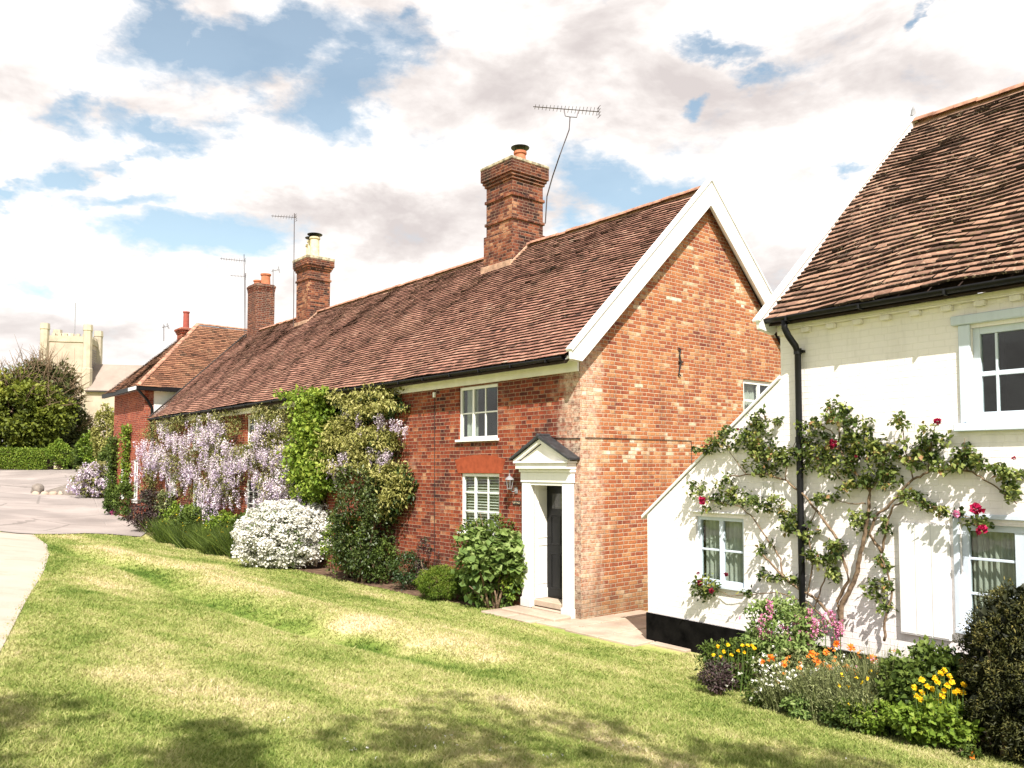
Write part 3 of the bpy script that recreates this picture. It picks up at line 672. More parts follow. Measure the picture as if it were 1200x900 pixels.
def ribbon(name, A, B, mat, n=24, dz=0.01, kind='structure', sub=6):
    def dens(P):
        P = np.array(P, float)[:, :2]; t = np.linspace(0, len(P) - 1, (len(P) - 1) * sub + 1)
        return np.stack([np.interp(t, range(len(P)), P[:, 0]), np.interp(t, range(len(P)), P[:, 1])], 1)
    A = dens(A); B = dens(B); m = len(A); t = np.linspace(0, 1, n + 1)[:, None, None]
    Q = A[None] * (1 - t) + B[None] * t
    V = np.concatenate([Q, (height(Q[..., 0], Q[..., 1]) + dz)[..., None]], -1).reshape(-1, 3)
    i = (np.arange(n)[:, None] * m + np.arange(m - 1)[None]).ravel()
    o = mesh_np(name, V, np.stack([i, i + 1, i + m + 1, i + m], 1), mat, smooth=True); tag(o, kind=kind); return o, np.concatenate([A, B[::-1]])
def surf(name, a, b, sc_=2.0, fine=60, speck=0.25, cracks=False):
    t = NT(name); o = t.coord(); c = t.ramp(t.noise(o, sc_, 5, 0.6), [(0.3, a), (0.7, b)])
    c = t.mix(speck, c, t.ramp(t.noise(o, fine, 3, 0.7), [(0.35, 0.35), (0.65, 1.0)]), 'MULTIPLY')
    if cracks:
        vo = t.n.new('ShaderNodeTexVoronoi'); vo.feature = 'DISTANCE_TO_EDGE'; vo.inputs['Scale'].default_value = 0.22; t.l.new(o, vo.inputs['Vector'])
        c = t.mix(t.math('MULTIPLY', t.math('LESS_THAN', t.math('ADD', vo.outputs[0], t.math('MULTIPLY', t.noise(o, 3, 3), .04)), 0.030), 0.4), c, (0.09, 0.08, 0.07))
        c = t.mix(t.ramp(t.noise(o, 0.16, 3, 0.6), [(0.50, 0.0), (0.54, 0.35)]), c, (0.17, 0.15, 0.14))
    else:
        c = t.mix(t.ramp(t.noise(o, 1.4, 6, 0.7), [(0.52, 0.0), (0.66, 0.5)]), c, (0.30, 0.26, 0.17))
    t.base(c, 0.9, 0.15); t.bump(t.noise(o, fine, 4, 0.7), 0.4, 0.01); return t.m
M['road'] = surf('pale_tarmac', (0.28, 0.24, 0.22), (0.42, 0.365, 0.335), 0.35, cracks=True)
M['path'] = surf('pale_path', (0.42, 0.355, 0.29), (0.52, 0.45, 0.38), 0.6)
M['slab'] = surf('paving_stone', (0.34, 0.26, 0.20), (0.56, 0.45, 0.35), 1.6)
pe = [on_ground(u, v) for u, v in [(40, 627), (55, 638), (58, 650), (52, 668), (38, 692), (25, 716), (12, 742), (0, 765)]]
pe = [p[:2] for p in pe]; pe.append(pe[-1] + (pe[-1] - pe[-2]) * 1.6); pe.append(pe[-1] + np.array([0.2, -5.0]))
off = []
for i, p in enumerate(pe):
    d = pe[min(i + 1, len(pe) - 1)] - pe[max(i - 1, 0)]; d = d / np.linalg.norm(d); off.append(p + np.array([d[1], -d[0]]) * 1.45)
_, path_poly = ribbon('path', pe, off, M['path'], 6, 0.012)
near = [(-60, 26.5)] + [tuple(on_ground(u, v)[:2]) for u, v in [(20, 626), (40, 627), (70, 627), (100, 626), (130, 627), (165, 630)]]
far = [(-85, 62), (-50, 63), (-42, 63), (-35, 62), (-28, 61), tuple(R.w(0.9, 38, 0)[:2]), tuple(R.w(-0.45, 22.5, 0)[:2])]
_, road_poly = ribbon('road', near, far, M['road'], 110, 0.035, sub=20)
# planting beds along the fronts
bedf = [R.w(-0.02, y, 0)[:2] for y in (1.75, 4, 8, 12, 16, 20, 23)]
bedn = [R.w(-q, y, 0)[:2] for q, y in ((0.45, 1.75), (0.7, 4), (0.75, 8), (0.8, 12), (0.9, 16), (1.0, 20), (1.0, 22.5))]
_, bed_poly1 = ribbon('soil', bedf, bedn, M['soil'], 6, 0.010)
bedf = [H.w(-0.04, y, 0)[:2] for y in (0.85, 0, -1, -2, -3, -4.2)]
bedn = [on_ground(u, v)[:2] for u, v in ((835, 790), (905, 815), (985, 840), (1090, 862), (1180, 885), (1290, 910))]
_, bed_poly2 = ribbon('soil', bedf, bedn, M['soil'], 10, 0.012)
# stone paving between the doorstep and the white house
def pave():
    m = MB(); rr = random.Random(4)
    rows = [(-0.95, -0.06)]
    y = 1.72
    spec = [(1.70, 1.02, -0.78), (1.0, 0.36, -0.80), (0.34, -0.40, -0.95), (-0.42, -1.15, -1.0), (-1.17, -1.9, -0.95), (-1.92, -2.6, -0.7)]
    for (y1, y0, q) in spec:
        cuts = [-0.05 if y0 > 0.1 else 0.55, q * 0.45, q + rr.uniform(-.08, .08)] if y0 > 0.1 else [1.5, 0.8, 0.1, q * 0.42, q * .8 + rr.uniform(-.1, .05)]
        for a, b in zip(cuts, cuts[1:]):
            pts = []
            for (x, yy) in ((a - .012, y0 + .012), (b + .012, y0 + .012), (b + .012, y1 - .012), (a - .012, y1 - .012)):
                p = R.w(x + rr.uniform(-.01, .01), yy + rr.uniform(-.01, .01), 0); pts.append(p)
            zz = max(float(height(p[0], p[1])) for p in pts) + 0.03 + rr.uniform(0, .008)
            top = [(p[0], p[1], float(height(p[0], p[1])) + 0.032 + (zz - float(height(p[0], p[1])) - .03) * 0.4) for p in pts]
            m.add(top + [(p[0], p[1], p[2] - 0.1) for p in top], [(0, 1, 2, 3), (0, 4, 5, 1), (1, 5, 6, 2), (2, 6, 7, 3), (3, 7, 4, 0)])
    o = m.build('paving', M['slab'], bevel=0.01); tag(o, kind='structure')
pave()
pav_poly = np.array([R.w(x, y, 0)[:2] for x, y in ((0, 1.72), (-0.82, 1.72), (-0.84, 0.4), (-1.0, -0.4), (-0.98, -1.8), (-0.7, -2.6), (1.5, -2.6), (1.5, 0))])

def in_poly(P, poly):
    x, y = P[:, 0], P[:, 1]; c = np.zeros(len(P), bool); j = len(poly) - 1
    for i in range(len(poly)):
        xi, yi = poly[i]; xj, yj = poly[j]
        if yi != yj:
            k = ((yi > y) != (yj > y)) & (x < (xj - xi) * (y - yi) / (yj - yi) + xi); c ^= k
        j = i
    return c
def grass():
    r = np.random.default_rng(3); N = 820000
    Y = 3.2 * np.exp(r.random(N) * math.log(29 / 3.2)); Y = Y + r.uniform(-.3, .3, N)
    half = 0.66 * Y + 0.9; X = r.uniform(-1, 1, N) * half
    P = np.stack([X, Y], 1)
    q = -((X - R.o[0]) * R.x[0] + (Y - R.o[1]) * R.x[1])
    k = (q > 0.35) & ~in_poly(P + r.normal(0, .045, P.shape), path_poly) & ~in_poly(P + r.normal(0, .08, P.shape), road_poly) & ~in_poly(P, bed_poly1) & ~in_poly(P, bed_poly2) & ~in_poly(P, pav_poly)
    d = P - H.o[:2]; k &= (d @ H.x[:2] < -0.15) | (d @ H.y[:2] > 2.4)
    P = P[k]; n = len(P); Y = P[:, 1]; Z = height(P[:, 0], Y)
    q = q[k]; L = (P[:, 0] - R.o[0]) * R.y[0] + (Y - R.o[1]) * R.y[1]
    lush = np.exp(-((q - (4.45 + 0.035 * L + 0.25 * np.sin(L * 0.5))) / 0.4) ** 2)
    wd = r.random(n) < .012
    clump = 0.5 + 0.5 * np.sin(P[:, 0] * 7 + 3 * np.sin(Y * 5)) * np.sin(Y * 8.3 + 2 * np.sin(P[:, 0] * 4))
    h = r.uniform(0.010, 0.026, n) * (1 + 0.6 * lush) * (0.65 + 0.7 * clump); w = 0.0022 + 0.00065 * Y
    h = h + 0.0009 * Y
    h = np.where(wd, h * 1.35, h); w = np.where(wd, w * 1.9, w)
    a = r.uniform(0, 6.283, n); ln = r.normal(0, 0.75, (n, 2)) * h[:, None]
    b0 = np.stack([P[:, 0] - np.cos(a) * w, Y - np.sin(a) * w, Z], 1); b1 = np.stack([P[:, 0] + np.cos(a) * w, Y + np.sin(a) * w, Z], 1)
    tp = np.stack([P[:, 0] + ln[:, 0], Y + ln[:, 1], Z + h], 1)
    V = np.stack([b0, b1, tp], 1).reshape(-1, 3)
    o = mesh_np('grass', V, np.arange(n * 3).reshape(-1, 3), tb.m, tint=r.random(n)); tag(o, kind='stuff')
grass()
def daisies():
    r = np.random.default_rng(5); P = []
    for u, v, n in ((415, 882, 4), (500, 868, 5), (530, 872, 4), (660, 893, 5), (745, 890, 4), (590, 885, 4), (420, 890, 3), (980, 888, 2), (860, 800, 2), (330, 850, 3)):
        for _ in range(n): P.append(on_ground(u + r.normal(0, 14), v + r.normal(0, 8)) + [0, 0, 0.035])
    P = np.repeat(np.array(P), 7, 0) + r.normal(0, 0.003, (len(P) * 7, 3))
    o = leaves('daisies', P, 0.010, G['white'], None, 3, droop=-0.6); tag(o, 'tiny white daisies scattered in the shaded near lawn', 'daisies', kind='stuff')
daisies()

# ================================================================== the brick cottage row
cot = empty('brick_cottage', R.o, R.a)
tag(cot, 'long red brick cottage row with tiled roof, white bargeboards and pedimented front door', 'cottage')
LR = 23.4; EZ = 4.50; RX = 3.45; RZ = 8.10; OV = 0.30
fw = {'u1': (2.24, 3.50, 3.14, 4.20), 'l1': (2.19, 3.42, 1.30, 2.47), 'c': (7.9, 9.0, 3.2, 4.2), 'a1': (13.25, 14.5, 3.25, 4.18), 'a2': (13.25, 14.5, 1.07, 2.22),
      'b1': (18.55, 19.5, 3.2, 4.15), 'b2': (18.2, 19.35, 1.0, 2.12), 'd1': (0.37, 1.19, 0.24, 2.30), 'd2': (21.2, 22.05, 0.55, 2.3)}
wall(TF, 0, LR, -0.6, [(0, 4.44), (LR, 4.44)], list(fw.values()), M['brick_front'], 'wall', cot, depth=0.12)
gw = (4.73, 6.05, 3.55, 4.42)
wall(TG, 0, 6.9, -0.6, [(0, 4.46), (RX, 8.02), (6.9, 4.46)], [gw], M['brick_gable'], 'gable_wall', cot)
m = MB(); m.add([(6.9, 0, -.6), (6.9, LR, -.6), (6.9, LR, 4.5), (6.9, 0, 4.5)], [(0, 1, 2, 3)])
m.add([(0, LR, -.6), (6.9, LR, -.6), (6.9, LR, 4.46), (3.45, LR, 8.0), (0, LR, 4.46)], [(0, 1, 2, 3, 4)]); m.build('back_wall', M['brick_dark'], cot, fix=False)
# dark rooms behind the openings
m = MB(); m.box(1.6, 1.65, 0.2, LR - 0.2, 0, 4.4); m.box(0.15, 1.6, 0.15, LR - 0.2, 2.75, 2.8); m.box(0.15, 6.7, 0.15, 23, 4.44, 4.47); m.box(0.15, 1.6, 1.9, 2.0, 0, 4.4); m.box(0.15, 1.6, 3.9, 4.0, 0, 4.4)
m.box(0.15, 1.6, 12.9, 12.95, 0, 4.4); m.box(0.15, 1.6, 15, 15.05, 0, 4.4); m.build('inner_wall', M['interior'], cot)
window(TF, *fw['u1'], [(0.36, 0.028), (0.66, 0.055)], [(0.50, 0.028)], cot, M['white_paint'], curtain=[(0.66, 0.95)], label='white upper casement above the low bush')
window(TF, *fw['l1'], [(0.34, 0.028), (0.66, 0.05)], [(0.36, 0.026), (0.68, 0.026)], cot, M['white_paint'], blind=True, label='white ground floor window with slatted blinds')
for k in ('c', 'a1', 'a2', 'b1', 'b2'): window(TF, *fw[k], [(0.34, 0.04), (0.66, 0.04)], [(0.36, 0.028), (0.68, 0.028)], cot, M['white_paint'])
window(TG, *gw, [(0.47, 0.09)], [(0.5, 0.045)], cot, M['white_paint'], fw=0.085, curtain=[(0.05, 0.5)], label='white window high in the gable wall')
# segmental rubbed brick arch over the ground floor window
m = MB(TF); pts = []
for i in range(9): t = i / 8; pts.append((2.10 + 1.42 * t, 2.475 + 0.0 * math.sin(math.pi * t)))
for i in range(8, -1, -1): t = i / 8; pts.append((2.00 + 1.62 * t, 2.74 + 0.10 * math.sin(math.pi * t)))
m.poly_prism(pts, 1, -0.006, 0.0); m.build('brick_arch', plain('rubbed_brick', (0.30, 0.070, 0.032), 0.9, 0.1, 0.12, 8), cot)
# cream eaves board
m = MB(); m.box(-0.045, -0.001, 0.02, LR, 4.225, 4.44); m.box(-0.07, -0.045, 0.02, LR, 4.38, 4.44); m.box(-OV + 0.02, -0.07, 0.02, LR, 4.40, 4.43); m.build('fascia', M['cream_paint'], cot, bevel=0.006)
# gutter
def gutter(parent, x, y0, y1, z, r=0.06, name='gutter', sag=0.0):
    m = MB(); n = 10; N = 30; P = []
    for i in range(N + 1):
        y = y0 + (y1 - y0) * i / N; dz = -sag * math.sin(math.pi * i / N)
        for k in range(n): t = math.pi + math.pi * k / (n - 1); P.append((x + r * math.cos(t), y, z + dz + r * math.sin(t)))
        for k in range(n): t = 2 * math.pi - math.pi * k / (n - 1); P.append((x + r * .85 * math.cos(t), y, z + dz + r * .85 * math.sin(t)))
    w = 2 * n
    fs = [(i * w + k, i * w + (k + 1) % w, (i + 1) * w + (k + 1) % w, (i + 1) * w + k) for i in range(N) for k in range(w)] + [tuple(range(w)), tuple(range(N * w, N * w + w))]
    m.add(P, fs); o = m.build(name, M['black'], parent, smooth=True, fix=False)
    b = MB(); b.box(-r - .008, r + .008, -.012, .012, -r - .012, -r * 0.2); y = min(y0, y1) + 0.4
    q = b.build('bracket', M['black'], o, bevel=0.004); q.location = (x, y, z); y += 0.95
    while y < max(y0, y1): c = q.copy(); col.objects.link(c); c.location = (x, y, z); y += 0.95
    return o
gutter(cot, -OV - 0.03, 0.06, LR + 0.1, 4.455)
# roof
m = MB(); dx = RX + OV; 
m.poly_prism([(-OV, EZ - 0.16), (RX, RZ - 0.16), (6.9 + OV, EZ - 0.16), (6.9 + OV, EZ - .11), (RX, RZ - .09), (-OV, EZ - .11)], 1, 0.02, LR + 0.05)
roof = m.build('roof', plain('roof_batten_dark', (0.05, 0.035, 0.03), 0.95, 0.05), cot)
sl_ = math.hypot(dx, RZ - EZ); dtv = (dx / sl_, 0, (RZ - EZ) / sl_)
tiles('roof_tiles', M['tile_row'], roof, (-OV - 0.03, 0.0, EZ - 0.03), (0, 1, 0), dtv, LR + 0.06, sl_ + 0.03, 0.100, 0.168, 21, sag=0.014, jit=0.75, thick=0.024)
tiles('roof_tiles', M['tile_row'], roof, (6.9 + OV, 0.0, EZ - 0.02), (0, 1, 0), (-dtv[0], 0, dtv[2]), LR + 0.06, sl_, 0.2, 0.34, 22, sag=0.02)
m = MB(); m.poly_prism([(RX - .20, RZ - .22), (RX, RZ + .035), (RX + .20, RZ - .22), (RX, RZ - .12)], 1, .03, LR + .04); m.build('ridge_bedding', M['mortar'], roof)
ridge_caps(roof, (RX, 0.02, RZ + 0.05), (RX, LR + 0.05, RZ + 0.05), M['ridge'], r=0.12, sagf=0.03)
m = MB(); m.tube([(-OV, LR + .09, EZ + .04), (RX, LR + .09, RZ + .06)], 0.035, 6); m.build('verge_strip', M['iron'], roof)
# bargeboards of the gable
sx, sz = dtv[0], dtv[2]; nx_, nz_ = -sz, sx
def barge(parent, y0, y1, wd=0.36, mat='white_paint'):
    m = MB(); tx, tz = RX, RZ + 0.16
    fx, fz = -0.40, EZ + 0.04
    # left board then right board, mitred at the apex, plumb-cut at the feet
    wv = wd / sx
    L_ = [(fx, fz), (tx, tz), (tx, tz - wv), (fx + 0.26, fz - 0.16 - 0.02), (fx + 0.02, fz - 0.16)]
    m.poly_prism(L_, 1, y0, y1)
    o = m.build('bargeboard', M[mat], parent, bevel=0.006)
    m = MB(); m.poly_prism([(2 * RX - p[0], p[1]) for p in L_], 1, y0, y1 - 0.0); o2 = m.build('bargeboard', M[mat], parent, bevel=0.006)
    m = MB()
    for sgn in (0, 1):
        Q = [(fx - 0.02, fz + 0.012), (tx, tz + 0.035), (tx, tz + 0.003), (fx, fz - 0.025)]
        if sgn: Q = [(2 * RX - p[0], p[1]) for p in Q]
        m.poly_prism(Q, 1, y0 - 0.03, y1 + 0.05)
    m.build('capping', M[mat], o)
barge(cot, -0.20, -0.13)
m = MB()
for sgn in (0, 1):
    Q = [(-OV, EZ - .05), (RX, RZ - .05), (RX, RZ - 0.085), (-OV, EZ - .085)]
    if sgn: Q = [(2 * RX - p[0], p[1]) for p in Q]
    m.poly_prism(Q, 1, -0.13, 0.02)
m.build('soffit', M['white_paint'], cot)

# chimneys
def stack(parent, mat, cx, cy, w, d, z0, z1, cap, bands=(), capmat=None, seed=0, capw=0.11):
    e = empty('chimney', (cx, cy, 0)); e.parent = parent
    m = MB(); hx, hy = w / 2, d / 2
    m.box(-hx, hx, -hy, hy, z0, cap)
    for zb in bands: m.box(-hx - .035, hx + .035, -hy - .035, hy + .035, zb, zb + .075)
    k = 0; z = cap
    while z < z1 - 0.16: 
        k = min(k + 1, 3); o_ = capw * k / 3; m.box(-hx - o_, hx + o_, -hy - o_, hy + o_, z, z + .0752); z += 0.075
    m.build('shaft', mat, e, bevel=0.008)
    c = MB(); o_ = capw + 0.01; c.box(-hx - o_, hx + o_, -hy - o_, hy + o_, z, z1 - .05); c.box(-hx, hx, -hy, hy, z1 - .05, z1); c.build('chimney_cap', capmat or M['lichen_brick'], e, bevel=0.015)
    return e
def pot(e, x, y, z, h, r, mat, cowl=None, tilt=0):
    m = MB(); m.lathe([(r * 1.15, -0.02), (r * 1.12, 0.05), (r, 0.07), (r * .92, h - .07), (r * 1.12, h - .06), (r * 1.12, h), (r * .75, h), (r * .75, h - .12)], (0, 0, 0), 18)
    o = m.build('pot', mat, e, smooth=False); o.location = (x, y, z); o.rotation_euler = (0, tilt, 0)
    if cowl:
        m = MB()
        for k in range(4): t = k * math.pi / 2 + .4; m.tube([(r * .8 * math.cos(t), r * .8 * math.sin(t), h - .02), (r * .9 * math.cos(t), r * .9 * math.sin(t), h + .1)], .008, 4)
        m.lathe([(r * .3, h + .085), (r * 1.55, h + .09), (r * 1.6, h + .11), (r * .7, h + .15), (.01, h + .16)], (0, 0, 0), 18)
        m.build('cowl', M['black'], o)
    return o
def skirt(e, w, d, zr, mat):    # stepped mortar flashing where the stack meets both slopes
    m = MB(); g = (RZ - EZ) / (RX + OV)
    for s_ in (-1, 1):
        for y in (-d / 2 - .045, d / 2 + .005):
            m.poly_prism([(s_ * 0.0, zr + .10), (s_ * (w / 2 + .06), zr + .10 - g * (w / 2 + .06)), (s_ * (w / 2 + .06), zr - .05 - g * (w / 2 + .06)), (0, zr - .05)], 1, y, y + .04)
        x = s_ * (w / 2)
        m.box(min(x, x + s_ * .07), max(x, x + s_ * .07), -d / 2 - .04, d / 2 + .04, zr - g * (w / 2) - .12, zr - g * (w / 2) + .10)
    m.build('flashing', mat, e, bevel=0.01)
c1 = stack(cot, M['brick_chimney'], RX, 5.85, 1.02, 1.04, 7.0, 10.30, 9.72, (8.72, 9.30), seed=1)
m = MB(); m.box(-.56, .56, -.57, .57, 7.0, 8.45); m.build('plinth', M['brick_chimney'], c1, bevel=.01)
skirt(c1, 1.12, 1.14, RZ, M['mortar'])
pot(c1, 0.06, -0.15, 10.29, 0.34, 0.15, M['terracotta'], True); pot(c1, -0.05, 0.42, 10.29, 0.14, 0.16, M['terracotta'])
c2 = stack(cot, M['brick_chimney'], RX, 17.2, 0.86, 0.95, 7.0, 10.15, 9.62, (9.25,), seed=2); skirt(c2, .86, .95, RZ, M['mortar'])
pot(c2, -0.1, -0.28, 10.1, 0.74, 0.17, M['cream_pot'], True); pot(c2, -0.05, 0.07, 10.1, 0.70, 0.15, M['cream_pot'], True); pot(c2, 0, 0.36, 10.1, 0.62, 0.13, M['cream_pot'])
c3 = stack(cot, M['brick_dark'], 3.6, 22.25, 0.78, 0.9, 6.0, 10.05, 9.75, (), capw=0.03, capmat=M['brick_dark'], seed=3)
pot(c3, 0.1, -0.2, 10.0, 0.50, 0.19, M['terracotta']); pot(c3, -0.05, 0.28, 10.0, 0.30, 0.15, M['terracotta'])

# door, surround, pediment
m = MB()
m.box(-0.09, -0.001, 0.15, 0.37, 0.03, 2.32); m.box(-0.09, -0.001, 1.19, 1.43, 0.03, 2.32)
m.box(-0.11, -0.001, 0.13, 0.39, 0.03, 0.20); m.box(-0.11, -0.001, 1.17, 1.45, 0.10, 0.26)
m.box(-0.105, -0.001, 0.13, 1.45, 2.321, 2.50); m.box(-0.13, -0.001, 0.11, 1.47, 2.501, 2.56); m.box(-0.085, -0.001, 0.371, 1.189, 2.27, 2.319)
ds_ = m.build('door_surround', M['white_paint'], cot, bevel=0.008)
e = MB(); PF = -0.24
e.box(PF + .02, -0.001, 0.10, 1.46, 2.561, 2.66); e.box(PF - .01, -.001, 0.07, 1.49, 2.661, 2.70)
e.poly_prism([(0.18, 2.70), (1.38, 2.70), (0.78, 3.00)], 0, PF + .06, -.001)
for s_ in (-1, 1):
    e.poly_prism([(0.78, 3.09), (0.78 + s_ * .72, 2.725), (0.78 + s_ * .72, 2.702), (0.78 + s_ * .62, 2.702), (0.78, 3.02)], 0, PF, PF + .06)
pd = e.build('pediment', M['cream_paint'], cot, bevel=0.005)
e = MB()
for s_ in (-1, 1): e.poly_prism([(0.78, 3.16), (0.78 + s_ * .77, 2.755), (0.78 + s_ * .77, 2.715), (0.78, 3.10)], 0, PF - .05, -.002)
e.tube([(PF - .06, .78, 3.15), (-.002, .78, 3.15)], .035, 8); e.build('pediment_roof', M['slate'], pd, bevel=0.004)
e = MB(); e.box(0.002, 0.46, 1.172, 1.1885, .245, 2.298); e.box(0.002, 0.46, .3715, .388, .245, 2.298); e.box(0.002, 0.46, .389, 1.171, 2.28, 2.2985)
e.box(0.012, 0.44, 1.15, 1.1715, .25, .42)
for (a, b, c, d) in ((.07, .36, .5, 1.2), (.07, .36, 1.32, 2.18)):
    e.box(a, b, 1.162, 1.1715, c, c + .02); e.box(a, b, 1.162, 1.1715, d - .02, d); e.box(a, a + .02, 1.162, 1.1715, c + .02, d - .02); e.box(b - .02, b, 1.162, 1.1715, c + .02, d - .02)
e.build('door_lining', M['cream_paint'], cot, bevel=.003)
e = MB(); e.box(.44, .48, .389, 1.171, .26, 2.279)
for (z0, z1) in ((.42, 1.05), (1.20, 1.72)):
    for (a, b) in ((.46, .72), (.80, 1.06)):
        e.box(.43, .4402, a, b, z0, z0 + .025); e.box(.43, .4402, a, b, z1 - .025, z1); e.box(.43, .4402, a, a + .025, z0 + .025, z1 - .025); e.box(.43, .4402, b - .025, b, z0 + .025, z1 - .025)
dr = e.build('door', M['door'], cot, bevel=0.005); dr.location = (-.15, 0, 0)
e = MB(); e.lathe([(.012, 0), (.012, .03), (.03, .045), (.033, .06), (.02, .075), (.005, .08)], (0, 0, 0), 12); k_ = e.build('handle', M['metal'], dr, smooth=True); k_.location = (.44, .47, 1.18); k_.rotation_euler = (0, -math.pi / 2, 0)
e = MB(); e.box(.432, .4395, .5, 1.02, 1.85, 2.12); e.build('door_light', plain('obscure_pane', (.06, .06, .06), .1, .5), dr)
e = MB(); e.box(-.02, .50, .37, 1.19, .13, .245); e.build('threshold', M['slab'], cot, bevel=.015)
e = MB(); e.box(-.5, -.10, .12, 1.52, -.1, .10); e.box(-.095, -.025, .37, 1.17, -.1, .13); e.build('doorstep', M['slab'], cot, bevel=.02)
# second door far along the row
e = MB(); e.box(.05, .08, 21.2, 22.05, .4, 2.3); e.box(-.04, -.001, 21.1, 21.2, .4, 2.36); e.box(-.04, -.001, 22.05, 22.15, .4, 2.36); e.box(-.04, -.001, 21.2, 22.05, 2.30, 2.36); o = e.build('door', M['white_paint'], cot, bevel=.005); o['label'] = 'plain white far door half hidden by wisteria'
# wall lantern
e = MB(); lx, ly, lz = -0.17, 1.68, 2.28
e.tube([(-.001, ly, lz - .12), (-.10, ly, lz - .14), (lx, ly, lz - .08)], .011, 6); e.box(-.02, -.001, ly - .035, ly + .035, lz - .17, lz - .05)
for k in range(6):
    t = k * math.pi / 3; e.tube([(lx + .045 * math.cos(t), ly + .045 * math.sin(t), lz - .08), (lx + .07 * math.cos(t), ly + .07 * math.sin(t), lz + .08)], .006, 4)
e.lathe([(.03, -.10), (.05, -.085), (.05, -.075)], (lx, ly, lz), 12); e.lathe([(.085, .08), (.08, .095), (.045, .13), (.015, .15), (.012, .19), (.002, .2)], (lx, ly, lz), 12)
ln_ = e.build('wall_lantern', M['lead'], None)
ln_.parent = cot
e = MB(); e.lathe([(.042, -.075), (.064, .078)], (lx, ly, lz), 6); e.build('lantern_glass', M['glass'], ln_)
# house name plate
e = MB(); e.box(-.018, -.001, 1.555, 1.775, 1.90, 1.975); npl = e.build('name_plate', M['iron'], cot, bevel=.003)
def text(body, size, mat, parent, loc, rot, name='lettering'):
    c = bpy.data.curves.new(name, 'FONT'); c.body = body; c.size = size; c.align_x = 'CENTER'; c.align_y = 'CENTER'; c.extrude = .0015
    o = bpy.data.objects.new(name, c); col.objects.link(o); o.data.materials.append(mat); 
    bpy.context.view_layer.update(); me = bpy.data.meshes.new_from_object(o); bpy.data.objects.remove(o)
    o = bpy.data.objects.new(name, me); col.objects.link(o)
    if not me.materials: me.materials.append(mat)
    o.parent = parent; o.location = loc; o.rotation_euler = rot; return o
text('COTTAGE', .042, M['cream_pot'], npl, (-.0205, 1.665, 1.937), (math.pi / 2, 0, -math.pi / 2))
# wires and iron tie
e = MB(); e.tube([(-.012, 4.35, 4.2), (-.012, 4.33, 0.4)], .007, 5); e.build('cable', M['iron'], cot)
e = MB(); e.tube([(.10, -.012, 3.09), (1.5, -.012, 3.10), (2.98, -.012, 3.10), (2.99, -.012, 2.2)], .006, 5); e.build('cable', M['iron'], cot)
e = MB(); e.tube([(-.012, 0, 3.08), (-.012, .3, 3.09), (-.012, 1.2, 3.14)], .008, 5); e.build('cable', M['iron'], cot)
e = MB(); e.box(-.05, -.001, 4.31, 4.37, 4.06, 4.17); e.build('alarm_box', M['white_paint'], cot, bevel=.006)
e = MB(); pth = [(2.60, -.03, 4.86), (2.66, -.03, 4.84), (2.63, -.03, 4.72), (2.665, -.03, 4.60), (2.63, -.03, 4.48), (2.60, -.03, 4.36), (2.655, -.03, 4.34)]
e.tube(pth, .017, 6); e.tube([(2.60, -.03, 4.60), (2.73, -.03, 4.60)], .015, 6); e.tube([(2.655, -.001, 4.60), (2.655, -.045, 4.60)], .03, 8); e.build('wall_tie', M['iron'], cot)

# ================================================================== the white house
wh = empty('white_house', H.o, H.a)
tag(wh, 'white painted brick house at right with orange tiled roof and black plinth', 'house')
S0 = -7.5; CS = -0.15
wu = (-3.85, -2.47, 3.10, 4.06); wl = (-3.95, -2.30, 0.90, 2.00); wn = (0.46, 1.27, 1.00, 1.91)
wall(TF, S0, CS, -0.6, [(S0, 4.40), (CS, 4.40)], [wu, wl], M['white_brick'], 'wall', wh, depth=.10)
wall(TF, CS, 2.20, -0.6, [(CS, 3.72), (2.20, 1.88)], [wn], M['white_brick'], 'outshot_wall', wh, depth=.10)
m = MB(); m.poly_prism([(0.001, -.6), (6.8, -.6), (6.8, 4.4), (RX, 7.6), (0.001, 4.40)], 1, CS - .02, CS - .001); m.poly_prism([(0.001, -.6), (7, -.6), (7, 4.4), (3.6, 7.6), (.001, 4.4)], 1, S0, S0 + .02)
m.box(6.98, 7.0, S0, CS, -.6, 4.4); m.box(.001, 6.0, 2.18, 2.199, -.6, 1.86); m.build('end_wall', M['white_brick'], wh)
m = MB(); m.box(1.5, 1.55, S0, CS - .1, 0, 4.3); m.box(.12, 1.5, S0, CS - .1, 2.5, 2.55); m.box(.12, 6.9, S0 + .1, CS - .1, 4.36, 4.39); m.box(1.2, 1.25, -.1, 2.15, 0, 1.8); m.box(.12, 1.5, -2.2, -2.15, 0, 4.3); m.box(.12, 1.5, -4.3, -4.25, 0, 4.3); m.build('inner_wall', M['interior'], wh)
m = MB(); m.box(-.035, -.001, S0, 2.215, -.6, .44); m.box(-.001, .1, 2.201, 2.215, -.6, .44); m.build('plinth', M['plinth'], wh, bevel=.012)
